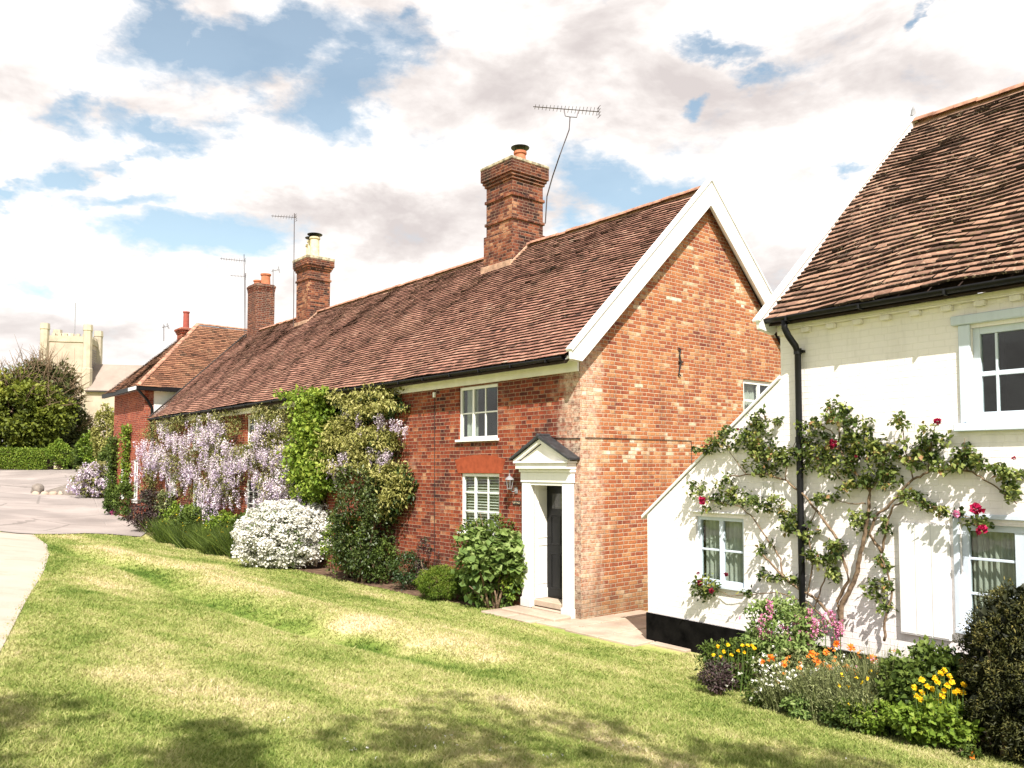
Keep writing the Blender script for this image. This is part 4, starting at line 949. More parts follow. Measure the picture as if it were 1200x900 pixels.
# outshot roof (slopes down towards the brick cottage) and its coping
m = MB(); m.poly_prism([(CS + .002, 3.725), (2.30, 1.82), (2.30, 1.87), (CS + .002, 3.775)], 0, -.03, 5.5); m.build('outshot_roof', M['white_paint'], wh, bevel=.006)
window(TF, *wn, [(0.5, 0.07)], [(0.5, 0.028)], wh, M['blue_paint'], fw=.05, curtain=[(0.03, 0.97)], dep=.1, label='small pale blue framed window in the low side part')
window(TF, *wu, [(0.16, 0.025), (0.5, 0.03), (0.84, 0.025)], [(0.49, 0.05)], wh, M['blue_paint'], fw=.07, label='pale blue sash window under the eaves', curtain=[(.02, .18)], dep=.12)
window(TF, *wl, [(0.34, 0.10), (0.66, 0.10)], [(0.34, 0.028), (0.67, 0.028)], wh, M['blue_paint'], fw=.07, curtain=[(.66, .98), (.02, .3)], dep=.12, label='wide ground floor window beside the open shutter')
m = MB()
m.box(-.03, -.001, wu[1] + .001, wu[1] + .12, 3.06, 4.10); m.box(-.03, -.001, wu[0] - .12, wu[0] - .001, 3.06, 4.10); m.box(-.06, -.001, wu[0] - .18, wu[1] + .18, 4.101, 4.20); m.box(-.09, -.001, wu[0] - .17, wu[1] + .17, 2.97, 3.055)
m.build('window_casing', M['blue_paint'], wh, bevel=.008)
m = MB(); m.box(-.05, -.001, -2.20, -1.66, .76, 1.98)
for i in range(3): m.box(-.056, -.0502, -2.19 + i * .177, -2.02 + i * .177, .775, 1.965)
m.build('shutter', M['white_paint'], wh, bevel=.004)
m = MB(); m.box(-.03, -.001, wl[1] + .001, wl[1] + .06, .86, 2.06); m.box(-.035, -.001, wl[0] - .06, wl[1] + .06, 2.061, 2.11); m.build('window_casing', M['blue_paint'], wh, bevel=.006)
m = MB(); m.box(-.04, -.001, .40, 1.33, 1.96, 1.985); m.build('drip_ledge', M['white_paint'], wh, bevel=.008)
m = MB(); m.box(-.012, -.001, -.02, .16, 2.22, 2.40)
for i in range(6): m.box(-.02, -.0121, -.01 + i * .028, .004 + i * .028, 2.235, 2.385)
m.build('air_vent', M['cream_paint'], wh, bevel=.002)
m = MB(); y = S0 + .1
while y < CS - .1: m.box(-.07, -.001, y, y + .11, 4.27, 4.33); y += .34
m.box(-.075, -.001, S0, CS, 4.331, 4.40); m.build('eaves_course', M['white_brick'], wh, bevel=.008)
gutter(wh, -.27, S0, -0.06, 4.46, .055)
# downpipe with swan neck
m = MB(); m.tube([(-.27, -.40, 4.41), (-.27, -.40, 4.32), (-.22, -.42, 4.22), (-.12, -.45, 4.10), (-.075, -.45, 4.02), (-.075, -.45, 3.0), (-.075, -.45, 1.5), (-.075, -.45, 0.15)], .040, 12)
dp = m.build('downpipe', M['black'], wh, smooth=True)
for z in (4.0, 2.9, 1.8, .75):
    m = MB(); m.tube([(-.075, -.45, z), (-.075, -.45, z + .07)], .049, 12); m.box(-.05, -.001, -.51, -.39, z + .02, z + .05); m.build('pipe_clip', M['black'], dp)
# cast bracket brackets on the wall face below the gutter
WX, WZ, WE = 3.7, 8.0, 4.43
m = MB(); m.poly_prism([(-.22, WE - .055), (WX, WZ - .16), (7.4, WE-.19), (7.4, WE - .14), (WX, WZ - .14), (-.22, WE - .035)], 1, S0, -0.14)
wr_ = m.build('roof', bpy.data.materials['roof_batten_dark'], wh)
sl2 = math.hypot(WX + .33, WZ - WE); dt2 = ((WX + .33) / sl2, 0, (WZ - WE) / sl2)
tiles('roof_tiles', M['tile_white'], wr_, (-.36 + .12 * dt2[0], -.12, WE - .03 + .12 * dt2[2]), (0, -1, 0), dt2, -S0, sl2 - .10, .118, .165, 31, sag=.034, jit=1.25, thick=.036)
m = MB(); m.poly_prism([(WX - .24, WZ - .26), (WX, WZ + .035), (WX + .24, WZ - .26), (WX, WZ - .15)], 1, S0, -.03); m.build('ridge_bedding', M['mortar'], wr_)
ridge_caps(wr_, (WX, -.12, WZ + .05), (WX, S0, WZ + .05), M['ridge'], r=.12, sagf=.05)
m = MB()
Q = [(-.40, WE + .00), (WX, WZ + .14), (WX, WZ - .20), (-.10, WE - .15), (-.38, WE - .10)]
m.poly_prism(Q, 1, -.13, -.07); m.poly_prism([(-.42, WE + .02), (WX, WZ + .175), (WX, WZ + .14), (-.41, WE - .01)], 1, -.15, -.03)
m.poly_prism([(2 * WX - p[0], p[1]) for p in Q], 1, -.13, -.07); m.build('bargeboard', M['white_paint'], wh, bevel=.006)
m = MB(); m.lathe([(.05, 0), (.03, .1), (.005, .16)], (WX, -0.10, WZ + .15), 8); m.build('ridge_finial', M['lead'], wr_)

# ================================================================== the far hipped house
fh = empty('hipped_house', R.w(-0.35, 24.0, 0), R.a)
tag(fh, 'red brick house with hipped tile roof and white upper end wall beyond the cottage row', 'house')
FW, FD, FE = 6.5, 4.5, 5.70
wall(TG, 0, FW, -.5, [(0, FE), (FW, FE)], [(1.10, 1.50, 4.72, 5.28)], M['brick_far'], 'end_wall', fh)
wall(TF, 0, FD, -.5, [(0, FE), (FD, FE)], [(.7, 1.35, 1.3, 2.9), (2.6, 3.3, 1.3, 2.9)], M['brick_far'], 'wall', fh)
m = MB(); m.box(.15, FW, FD - .02, FD, -.5, FE); m.box(FW - .02, FW, .01, FD, -.5, FE); m.build('back_wall', M['brick_far'], fh)
m = MB(); m.box(.34, 1.098, -.03, -.001, 4.62, 5.66); m.box(1.502, FW, -.03, -.001, 4.62, 5.66); m.box(1.098, 1.502, -.03, -.001, 4.62, 4.70); m.box(1.098, 1.502, -.03, -.001, 5.30, 5.66)
for z in (4.84, 5.06, 5.28, 5.50): m.box(1.51, FW, -.036, -.0301, z, z + .015)
m.build('render_panel', M['cream_paint'], fh)
window(TG, 1.10, 1.50, 4.72, 5.28, [(.5, .03)], [(.5, .04)], fh, M['white_paint'], fw=.05)
for k in ((.7, 1.35), (2.6, 3.3)): window(TF, *k, 1.3, 2.9, [(.5, .04)], [(.34, .03), (.67, .03)], fh, M['white_paint'])
m = MB(); m.box(-.02, -.001, .62, 1.43, 1.15, 1.28); m.build('stone_sill', M['cream_paint'], fh)
m = MB(); m.box(-.42, -.30, -.42, FD + .42, FE - .12, FE + .06); m.box(-.299, FW, -.42, -.30, FE - .12, FE + .06); m.build('gutter', M['black'], fh, bevel=.01)
m = MB(); m.box(-.43, -.421, -.35, .75, FE - .10, FE + .03); m.box(-.30, 0, -.30, FD + .3, FE - .03, FE - .005); m.box(0, FW, -.30, 0, FE - .03, FE - .005); m.build('soffit', M['white_paint'], fh)
AX, AY, AZ = 2.75, FD / 2, 8.80
m = MB(); e0, e1 = -.38, FD + .38
m.add([(-.38, e0, FE), (FW + 2, e0, FE), (FW + 2, AY, AZ), (AX, AY, AZ), (-.38, e1, FE), (FW + 2, e1, FE)], [(0, 1, 2, 3), (0, 3, 4), (4, 3, 2, 5), (0, 4, 5, 1)])
fr_ = m.build('roof', bpy.data.materials['roof_batten_dark'], fh)
lr = math.hypot(AY - e0, AZ - FE); d3 = (0, (AY - e0) / lr, (AZ - FE) / lr); kx = (AX + .38) / lr
tiles('roof_tiles', M['tile_far'], fr_, (-.42, e0 - .02, FE + .02), (1, 0, 0), d3, FW + 2.3, lr, .11, .19, 41, sag=.02, clip=lambda s, t: s > t * kx)
lh = math.hypot(AX + .38, AZ - FE); d4 = ((AX + .38) / lh, 0, (AZ - FE) / lh); ky = (AY - e0) / lh
tiles('roof_tiles', M['tile_far'], fr_, (-.40, e0 - .02, FE + .02), (0, 1, 0), d4, e1 - e0, lh, .11, .19, 42, sag=.02, clip=lambda s, t: (s > t * ky) & (s < (e1 - e0) - t * ky))
ridge_caps(fr_, (-.38, e0, FE + .06), (AX, AY, AZ + .06), M['ridge'], r=.10); ridge_caps(fr_, (AX, AY, AZ + .06), (FW + 2, AY, AZ + .06), M['ridge'], r=.10)
m = MB(); m.tube([(-.36, -.36, FE - .1), (.05, -.10, FE - .45), (.26, -.06, FE - .75), (.27, -.06, FE - 1.3), (.27, -.06, 0)], .05, 8); m.build('downpipe', M['black'], fh, smooth=True)
p_ = fh.matrix_basis
c4 = stack(fh, M['brick_far'], 3.3, 5.5, .62, .62, 5.5, 9.15, 8.85, (), capw=.10, capmat=M['brick_far']); pot(c4, 0, 0, 9.1, .85, .14, M['red_pot'])

# ================================================================== television aerials (bolted to the chimneys)
def aerial(label, boom0, boom1, pole, n, el_len, r=.012, yoke=False, extra=None):
    b0, b1 = np.array(boom0, float), np.array(boom1, float); base = np.array(pole[0], float)
    e = empty('tv_aerial', base); tag(e, label, 'aerial', 'television aerials on the chimneys')
    m = MB(); m.tube([np.array(p) - base for p in pole], r * 1.3, 6); m.build('pole', M['metal'], e)
    m = MB(); m.tube([b0 - base, b1 - base], r, 5)
    d = (b1 - b0); L = np.linalg.norm(d); d /= L; pr = np.cross(d, [0, 0, 1.0]); pr /= np.linalg.norm(pr); upv = np.cross(pr, d)
    ax = pr * .75 + upv * .66
    for i in range(n):
        c = b0 + d * L * (i + .5) / n; h = el_len * (.55 + .45 * i / n) / 2; m.tube([c - base - ax * h, c - base + ax * h], r * .5, 4)
    m.build('boom', M['metal'], e)
    m = MB(); c = b1 - base
    for k in (-.12, -.04, .04, .12): m.tube([c + upv * k - pr * el_len * .5, c + upv * k + pr * el_len * .5], r * .6, 4)
    m.tube([c - upv * .13, c + upv * .13], r * .7, 4); m.build('reflector', M['metal'], e)
    if yoke:
        t = np.array(pole[-1], float) - base; a = b0 + d * L * .46 - base; b = b0 + d * L * .68 - base
        m = MB(); m.tube([a, a + (t - a) * [0, 0, .85] + (t - a) * [.2, .2, 0], t, b + (t - b) * [0, 0, .85] + (t - b) * [.2, .2, 0], b], r * .9, 6); m.build('yoke', M['metal'], e)
    return e
Y1 = 19.6
aerial('large tilted aerial on the nearest and tallest chimney', at_depth(625, 125, Y1), at_depth(702, 131, Y1 + .5),
       [at_depth(639, 262, 20.45), at_depth(641, 230, 20.4), at_depth(647.5, 207, Y1 + .6), at_depth(656, 182, Y1), at_depth(667, 152, Y1), at_depth(668, 137, Y1 + .2)], 18, .22, .012, True)
Y2 = 29.0
aerial('thin aerial on a tall mast beside the cream pots', at_depth(318, 253, Y2), at_depth(347, 255, Y2 + .5), [at_depth(344, 382, Y2), at_depth(344.5, 300, Y2), at_depth(345, 250, Y2)], 9, .22, .011)
Y3 = 33.5
aerial('wide aerial left of the dark square chimney', at_depth(258, 303, Y3), at_depth(288, 306, Y3 + .4), [at_depth(287, 396, Y3), at_depth(286, 298, Y3)], 10, .25, .011)
aerial('small low aerial on the dark chimney mast', at_depth(270, 323, Y3), at_depth(288, 324, Y3), [at_depth(288.5, 396, Y3 + .1), at_depth(287.5, 320, Y3 + .1)], 5, .18, .009)
aerial('stubby aerial beside the red pots', at_depth(318, 318, Y3 - .5), at_depth(327, 316, Y3 - .5), [at_depth(320, 345, Y3 - .5), at_depth(320, 315, Y3 - .5)], 3, .2, .010)
aerial('aerial on the far hipped house ridge', at_depth(190, 384, 38), at_depth(197, 382, 38), [at_depth(192, 400, 38), at_depth(192, 380, 38)], 3, .3, .012)

# ================================================================== church
TY = 115.0
def church():
    th = math.radians(13); p0 = at_depth(48, 547, TY); gz = 2.3
    e = empty('church', (p0[0], p0[1], gz), th); tag(e, 'pale stone church with square battlemented tower beyond the trees', 'church')
    ex = np.array([math.cos(th), math.sin(th)])
    W = 5.6; top = (547 - 389) / F * TY + 2.6 - gz; tt = (547 - 378) / F * TY + 2.6 - gz
    m = MB(); m.box(0, W, 0, W, 0, top - .9); tw = m.build('tower', M['church'], e)
    m = MB(); m.box(-.12, W + .12, -.12, W + .12, top - 1.2, top - .95); m.box(-.1, W + .1, -.1, W + .1, top - 5.6, top - 5.4)
    m.box(-.05, W + .05, -.06, .3, top - .95, top - .35); m.box(-.05, W + .05, W - .3, W + .05, top - .95, top - .35); m.box(-.05, .3, .3, W - .3, top - .95, top - .35); m.box(W - .3, W + .05, .3, W - .3, top - .95, top - .35)
    k = 0
    while k * .8 < W - .5:
        a = .1 + k * .8; m.box(a, a + .42, -.05, .3, top - .35, top); m.box(W - .3, W + .04, a, a + .42, top - .35, top); m.box(a, a + .42, W - .3, W + .04, top - .35, top); k += 1
    m.build('parapet', M['church_trim'], e)
    for x, y in ((0, 0), (W, 0), (0, W), (W, W)):
        m = MB(); m.lathe([(.75, 0), (.72, top - 5), (.62, top - 4.9), (.6, tt - .9), (.68, tt - .8), (.62, tt), (.05, tt + .05)], (x, y, 0), 8); m.build('turret', M['church_trim'], e)
    m = MB(); m.box(W + .001, W + .06, 1.2, W - 1.1, top - 4.9, top - 1.6); m.build('belfry_window', M['church'], e); m = MB(); m.box(1.7, W - 1.7, -.06, -.001, top - 4.6, top - 2.0); m.build('belfry_window', M['church'], e)
    m = MB()
    for i in range(9): m.box(W + .061, W + .12, 1.4, W - 1.3, top - 4.8 + i * .34, top - 4.62 + i * .34)
    m.build('louvre', M['louvre'], e)
    m = MB(); m.tube([(W * .55, W / 2, top - 1), (W * .55, W / 2, top + 5)], .05, 5); m.build('flagpole', M['lead'], e)
    m = MB(); m.lathe([(1.6, top - .9), (1.5, top - .3), (1.0, top + .25), (.1, top + .4)], (W * .42, W * .4, 0), 10); m.build('tower_cap', M['church_trim'], e)
    # nave
    ev = (547 - 456) / F * TY + 2.6 - gz; rg = (547 - 421) / F * TY + 2.6 - gz; NX = 34
    m = MB(); m.box(W, NX, -.6, 8.0, 0, ev); m.build('nave', M['church'], e)
    m = MB(); m.poly_prism([(-1.0, ev - .1), (3.7, rg), (8.4, ev - .1), (8.4, ev - .25), (-1.0, ev - .25)], 0, W + .1, NX); m.build('nave_roof', M['church_roof'], e)
    m = MB(); m.box(W + .1, NX, -1.05, -.95, ev - .35, ev - .1); m.build('gutter', M['iron'], e)
    for i in range(5):
        x = W + 3.2 + i * 4.6
        m = MB(); pts = [(x - .7, 4), (x + .7, 4), (x + .7, 7.5)] + [(x + .7 * math.cos(a), 7.5 + 1.3 * math.sin(a)) for a in np.linspace(.2, math.pi - .2, 6)] + [(x - .7, 7.5)]
        m.poly_prism(pts, 1, -.68, -.605); w_ = m.build('arched_window', M['louvre'], e)
        m = MB(); m.box(x - .05, x + .05, -.72, -.681, 4, 8.6); m.box(x - .7, x + .7, -.72, -.681, 6.4, 6.5); m.build('mullion', M['church_trim'], w_)
        m = MB(); m.box(x + 1.9, x + 2.5, -1.3, -.6, 0, ev - 2.5); m.build('buttress', M['church_trim'], e)
church()

# ================================================================== climbers on the fronts
def wall_pts(fr, ell, n, x0, x1, seed, dens=None):
    """leaf anchor points in surveyed patches of a facade, standing x0..x1 metres off the wall"""
    r = np.random.default_rng(seed); area = np.array([e[2] * e[3] for e in ell], float)
    if dens is not None: area *= np.array(dens)
    cnt = np.maximum(1, (area / area.sum() * n).astype(int)); P = []; T = []; per_ = 14 if n > 1500 else 7
    for (u, v, ru, rv), c in zip(ell, cnt):
        nc = max(3, c // per_); a = r.uniform(0, 6.283, nc); q = np.sqrt(r.random(nc)) * .95
        cu = u + ru * q * np.cos(a); cv = v + rv * q * np.sin(a); cx = r.uniform(x0, x1, nc) * (1 - .5 * q); ct = r.normal(0, .14, nc)
        for j in range(c):
            k = r.integers(nc); p = on_wall(fr, cu[k] + r.normal(0, ru * .13 + .6), cv[k] + r.normal(0, rv * .13 + .6), 0.0)
            p[0] = -abs(cx[k] + r.normal(0, (x1 - x0) * .18)) - .015
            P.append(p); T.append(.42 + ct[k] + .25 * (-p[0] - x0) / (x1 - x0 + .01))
    return np.array(P), np.array(T)
CLEAR = [(222, 548, 240, 600), (287, 548, 309, 610), (288, 482, 303, 518), (226, 484, 235, 524), (194, 552, 207, 602), (246, 545, 252, 580)]
def clear(P, T, keep=.12, seed=0):
    r = np.random.default_rng(seed); k = np.ones(len(P), bool)
    for i, p in enumerate(P):
        w = R.w(0, p[1], p[2]); u = 600 + F * w[0] / w[1]; v = 547 - F * (w[2] - 2.6) / w[1]
        if any(a < u < c and b < v < d for a, b, c, d in CLEAR) and r.random() > keep: k[i] = False
    return P[k], T[k]
def racemes(name, P, length, mat, parent, seed, per=30, rad=.05, pet=.024):
    r = np.random.default_rng(seed); n = len(P); Ls = length * r.uniform(.6, 1.25, n)
    t = r.random((n, per)) ** .85; a = r.uniform(0, 6.283, (n, per)); rr = rad * (1 - t * .82) * r.uniform(.5, 1.1, (n, per)); sw = r.normal(0, .06, (n, 2))
    Q = np.stack([P[:, 0:1] + rr * np.cos(a) + sw[:, 0:1] * t * Ls[:, None], P[:, 1:2] + rr * np.sin(a) + sw[:, 1:2] * t * Ls[:, None], P[:, 2:3] - t * Ls[:, None]], -1).reshape(-1, 3)
    nr = np.stack([np.cos(a), np.sin(a), -.2 * np.ones_like(a)], -1).reshape(-1, 3)
    tint = np.clip(.62 - .32 * t + r.normal(0, .13, (n, 1)) + r.normal(0, .1, (n, per)), 0, 1).ravel()
    return leaves(name, Q, pet, mat, parent, seed, nr, tint=tint, asp=1.0, fold=.25, droop=.3)
def climber(fr, root, name, label, cat, group=None):
    e = empty(name, root, 0.0); e.rotation_euler = (0, 0, fr.a)
    tag(e, label, cat, group); return e
def woody(fr, e, base_loc, lines, mat=None, name='branch', x=-.07):
    """branches along surveyed lines on a wall; each line is (points in the photograph, start radius, end radius)"""
    for i, (pts, r0, r1) in enumerate(lines):
        rr = random.Random(i * 7 + 1); P = []
        for j, (u, v) in enumerate(pts):
            p = on_wall(fr, u, v, 0.0); P.append(np.array([x + rr.uniform(-.03, .02), p[1], p[2]]) - base_loc)
        Q = []
        for a, b in zip(P, P[1:]):
            for k in range(4): t = k / 4; Q.append(a * (1 - t) + b * t + np.array([rr.uniform(-.012, .012) for _ in range(3)]) * (1 if k else 0))
        Q.append(P[-1]); n = len(Q); m = MB(); m.tube(Q, [r0 + (r1 - r0) * k / (n - 1) for k in range(n)], 7)
        m.build(name, mat or M['bark'], e, smooth=True, fix=False)

# --- far wisteria
b = np.array([-.15, 19.9, 0.25]); e = climber(R, R.w(*b), 'wisteria', 'lilac wisteria in full flower at the far end of the cottage row', 'wisteria', 'wisterias trained on the brick front')
lf = [(205, 498, 22, 12), (232, 492, 20, 10), (265, 488, 20, 9), (190, 510, 16, 10), (285, 500, 10, 10), (262, 530, 18, 26), (215, 540, 26, 24), (240, 570, 26, 18), (190, 545, 12, 22), (275, 560, 16, 30), (250, 515, 20, 16), (182, 575, 8, 20)]
P, T = wall_pts(R, lf, 15000, .10, .55, 1); P, T = clear(P, T); leaves('foliage', P - b, .085, G['wistleaf'], e, 1, tint=T, droop=.35, asp=.4)
fl = [(186, 522, 14, 14), (192, 502, 14, 8), (222, 512, 14, 9), (235, 500, 12, 7), (252, 488, 12, 6), (284, 520, 10, 16), (290, 575, 8, 14), (208, 560, 10, 10), (180, 550, 6, 10), (205, 528, 14, 14), (200, 543, 14, 12), (224, 535, 18, 14), (240, 548, 20, 16), (252, 505, 15, 18), (266, 500, 12, 14), (262, 528, 16, 16), (277, 548, 14, 16), (258, 572, 20, 14), (272, 585, 14, 8), (232, 562, 12, 10), (215, 512, 12, 8), (242, 590, 12, 6), (178, 535, 6, 12), (270, 600, 12, 5)]
P, T = wall_pts(R, fl, 860, .2, .80, 2); P, T = clear(P, T); racemes('flowers', P - b, .40, G['wist'], e, 2, per=34, rad=.062, pet=.040)
woody(R, e, b, [([(197, 612), (200, 585), (196, 560), (205, 530), (225, 505)], .06, .02), ([(200, 590), (225, 560), (255, 530), (280, 510)], .04, .015)], M['twig'])
# --- middle wisteria
b = np.array([-.15, 12.6, 0.1]); e = climber(R, R.w(*b), 'wisteria', 'lilac wisteria round the small paned windows behind the white flowering bush', 'wisteria', 'wisterias trained on the brick front')
lf = [(322, 488, 18, 12), (345, 500, 12, 20), (306, 535, 14, 14), (340, 540, 18, 22), (355, 565, 12, 18), (330, 570, 14, 16), (300, 560, 10, 12), (350, 598, 12, 10), (320, 515, 14, 14), (292, 530, 8, 10)]
P, T = wall_pts(R, lf, 12000, .10, .55, 3); P, T = clear(P, T); leaves('foliage', P - b, .085, G['wistleaf'], e, 3, tint=T, droop=.35, asp=.4)
fl = [(292, 540, 12, 12), (335, 488, 12, 6), (318, 500, 8, 10), (352, 550, 10, 16), (366, 575, 8, 12), (348, 520, 8, 12), (362, 545, 7, 10), (304, 580, 6, 10), (302, 552, 16, 12), (312, 522, 13, 14), (326, 502, 12, 12), (332, 525, 12, 12), (336, 558, 12, 16), (345, 545, 10, 14), (325, 578, 14, 10), (350, 575, 12, 10), (318, 540, 14, 12), (343, 590, 9, 7), (300, 530, 10, 10)]
P, T = wall_pts(R, fl, 520, .2, .78, 4); P, T = clear(P, T); racemes('flowers', P - b, .38, G['wist'], e, 4, per=36, rad=.055, pet=.036)
woody(R, e, b, [([(322, 618), (325, 590), (330, 560), (322, 520), (318, 490)], .055, .02), ([(325, 590), (345, 555), (350, 515)], .035, .015)], M['twig'])
# --- bright creeper column
b = np.array([-.12, 9.7, 0.1]); e = climber(R, R.w(*b), 'creeper', 'bright green leafy creeper climbing in a column up to the gutter', 'creeper')
lf = [(374, 466, 17, 9), (380, 482, 19, 16), (382, 502, 20, 16), (378, 522, 20, 16), (385, 540, 18, 14), (372, 556, 18, 14), (365, 535, 12, 18), (376, 575, 15, 12), (352, 463, 10, 4), (392, 560, 10, 16), (395, 462, 8, 5)]
P, T = wall_pts(R, lf, 9500, .10, .75, 5); leaves('foliage', P - b, .11, G['bright'], e, 5, tint=T, droop=.5, asp=.75)
woody(R, e, b, [([(385, 640), (382, 590), (380, 540), (378, 490)], .05, .02)], M['twig'])
# --- near yellow-green wisteria
b = np.array([-.2, 6.6, 0.1]); e = climber(R, R.w(*b), 'wisteria', 'yellow-green wisteria with few pale racemes nearest the front door', 'wisteria', 'wisterias trained on the brick front')
lf = [(420, 466, 16, 10), (452, 462, 20, 10), (468, 477, 15, 9), (415, 498, 18, 12), (440, 482, 18, 12), (425, 520, 22, 14), (448, 510, 18, 10), (402, 515, 12, 16), (465, 515, 12, 14), (470, 556, 17, 14), (478, 580, 13, 14), (462, 596, 12, 12), (452, 552, 10, 10), (438, 540, 22, 12), (366, 512, 12, 10), (352, 528, 10, 10), (392, 530, 10, 14), (405, 545, 12, 12), (484, 565, 6, 10)]
P, T = wall_pts(R, lf, 10500, .12, .65, 6); leaves('foliage', P - b, .095, G['yellow'], e, 6, tint=T, droop=.45, asp=.42)
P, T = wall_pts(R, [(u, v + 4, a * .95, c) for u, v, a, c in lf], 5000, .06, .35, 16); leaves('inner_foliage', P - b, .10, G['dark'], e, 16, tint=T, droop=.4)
fl = [(436, 489, 5, 7), (442, 500, 4, 5), (458, 492, 7, 5), (466, 490, 6, 5), (477, 492, 4, 5), (484, 496, 4, 4), (489, 497, 3, 3), (450, 530, 4, 7), (458, 530, 4, 5), (466, 532, 4, 5), (440, 540, 6, 4), (422, 532, 8, 6), (412, 540, 6, 6), (400, 550, 6, 6), (380, 550, 6, 4), (470, 528, 5, 6), (428, 505, 4, 4), (415, 482, 4, 4)]
P, T = wall_pts(R, fl, 115, .3, .68, 7); racemes('flowers', P - b, .30, G['wist'], e, 7, per=42, rad=.055, pet=.030)
woody(R, e, b, [([(440, 660), (438, 600), (432, 550), (440, 500), (450, 470)], .06, .02), ([(438, 600), (460, 560), (475, 520), (470, 490)], .04, .012), ([(434, 560), (415, 520), (420, 470)], .035, .012)], M['twig'])

# --- creepers on the hipped house
FHX = Frame(R.w(-0.35, 24.0, 0), 39.8)
def fh_climb(cx, cy, z0, z1, w_, n, label, seed, gx=False):
    base = FHX.w(cx, cy, z0); e = empty('creeper', base, FHX.a); tag(e, label, 'creeper', 'creepers on the hipped house')
    r = np.random.default_rng(seed); z = r.uniform(0, z1 - z0, n); s = r.normal(0, w_ * .45, n) * (1 + .3 * np.sin(z * 3)); o = -np.abs(r.normal(.12, .12, n)) - .02
    P = np.stack([s, o, z] if gx else [o, s, z], 1); leaves('foliage', P, .12, G['bright'] if seed % 2 else G['mid'], e, seed, droop=.4, asp=.7)
    m = MB(); m.tube([(0, -.05, 0) if gx else (-.05, 0, 0), ((.1, -.05, z1 - z0 - .2) if gx else (-.05, .1, z1 - z0 - .2))], [.04, .015], 6); m.build('stem', M['twig'], e)
fh_climb(-.02, 3.95, .9, 3.9, .45, 1500, 'tall green creeper on the far corner of the hipped house', 50)
fh_climb(-.02, 1.9, 1.6, 4.3, .28, 900, 'narrow light green creeper between the two tall windows', 51)

# ================================================================== the rose on the white house
b = on_wall(H, 985, 712); b[0] = -.12; b[2] = 0.35
e = climber(H, H.w(*b), 'climbing_rose', 'large climbing rose with crimson blooms spread over the white wall', 'rose')
L_ = [([(990, 745), (990, 706), (1004, 682), (1012, 655), (1018, 625), (1022, 600), (1023, 575), (1012, 560), (998, 545), (987, 520), (990, 484)], .032, .008),
      ([(988, 725), (984, 704), (1000, 680), (985, 632), (968, 605), (947, 580), (925, 563), (902, 555), (878, 556), (850, 560)], .022, .007),
      ([(1036, 647), (1024, 625), (1030, 605), (1048, 590), (1072, 562), (1092, 554), (1112, 548), (1138, 552), (1152, 558), (1172, 572), (1196, 590)], .018, .006),
      ([(1036, 648), (1042, 622), (1052, 592), (1068, 585), (1092, 590), (1115, 600), (1140, 606)], .015, .005),
      ([(990, 745), (975, 717), (958, 700), (930, 682), (908, 660), (898, 650)], .020, .012),
      ([(922, 678), (918, 655), (900, 628), (885, 606), (870, 593), (845, 588), (822, 580)], .012, .005),
      ([(978, 730), (952, 707), (918, 694), (888, 696), (858, 698), (840, 690)], .010, .004),
      ([(1040, 750), (1043, 722), (1049, 695), (1044, 668), (1036, 650)], .016, .008),
      ([(960, 712), (970, 680), (978, 650), (975, 630)], .010, .006), ([(950, 700), (956, 660), (950, 620), (962, 590)], .010, .006),
      ([(1010, 572), (995, 568), (985, 555), (968, 540), (950, 520)], .009, .004), ([(1018, 590), (1005, 590), (985, 586), (965, 580)], .008, .004),
      ([(1075, 562), (1065, 530), (1062, 495), (1064, 484)], .009, .003), ([(1092, 554), (1095, 525), (1099, 500)], .007, .003), ([(1138, 552), (1134, 530), (1135, 514)], .007, .003),
      ([(905, 555), (895, 530), (885, 510), (895, 482)], .009, .003), ([(880, 556), (862, 535), (852, 518)], .007, .003), ([(925, 563), (928, 535), (945, 505)], .008, .003),
      ([(985, 512), (970, 500), (950, 498)], .007, .003), ([(1023, 575), (1040, 550), (1042, 525), (1010, 510)], .011, .004)]
woody(H, e, b, L_, M['bark'], 'cane')
cl = [(835, 524, 20, 9), (860, 513, 22, 12), (893, 492, 12, 14), (888, 515, 24, 16), (900, 540, 26, 18), (925, 532, 16, 12), (823, 572, 13, 11), (838, 588, 14, 10), (858, 568, 12, 12), (876, 583, 18, 11), (903, 588, 22, 9), (925, 597, 16, 8), (920, 492, 9, 7),
      (925, 612, 13, 12), (903, 642, 10, 8), (928, 678, 14, 7), (882, 693, 10, 5), (900, 675, 8, 10), (832, 688, 17, 13), (830, 684, 12, 10),
      (955, 500, 16, 9), (983, 480, 14, 15), (1000, 492, 14, 12), (962, 520, 18, 12), (950, 540, 12, 14), (985, 543, 26, 16), (1008, 520, 26, 14), (1035, 528, 22, 16), (1060, 522, 12, 8), (1063, 492, 8, 10), (1083, 535, 20, 14), (1100, 513, 16, 14), (1117, 545, 22, 11), (1133, 530, 13, 14), (1152, 543, 14, 10), (1172, 552, 14, 9), (1190, 575, 10, 16), (1188, 555, 12, 8),
      (1050, 562, 18, 12), (1075, 580, 16, 9), (1092, 590, 12, 7), (1118, 600, 16, 7), (1150, 613, 11, 11), (1014, 608, 12, 14), (968, 582, 16, 7), (953, 622, 9, 12), (963, 655, 18, 12), (985, 643, 16, 14), (990, 672, 14, 9), (1040, 660, 10, 9), (1036, 690, 14, 12), (1046, 706, 7, 8), (1028, 560, 16, 14), (1000, 568, 14, 10), (1045, 615, 8, 10), (1020, 500, 10, 10)]
P, T = wall_pts(H, cl, 8400, .03, .24, 8); leaves('foliage', P - b, .060, G['rose'], e, 8, tint=T, droop=.25, asp=.68, spread=.9)
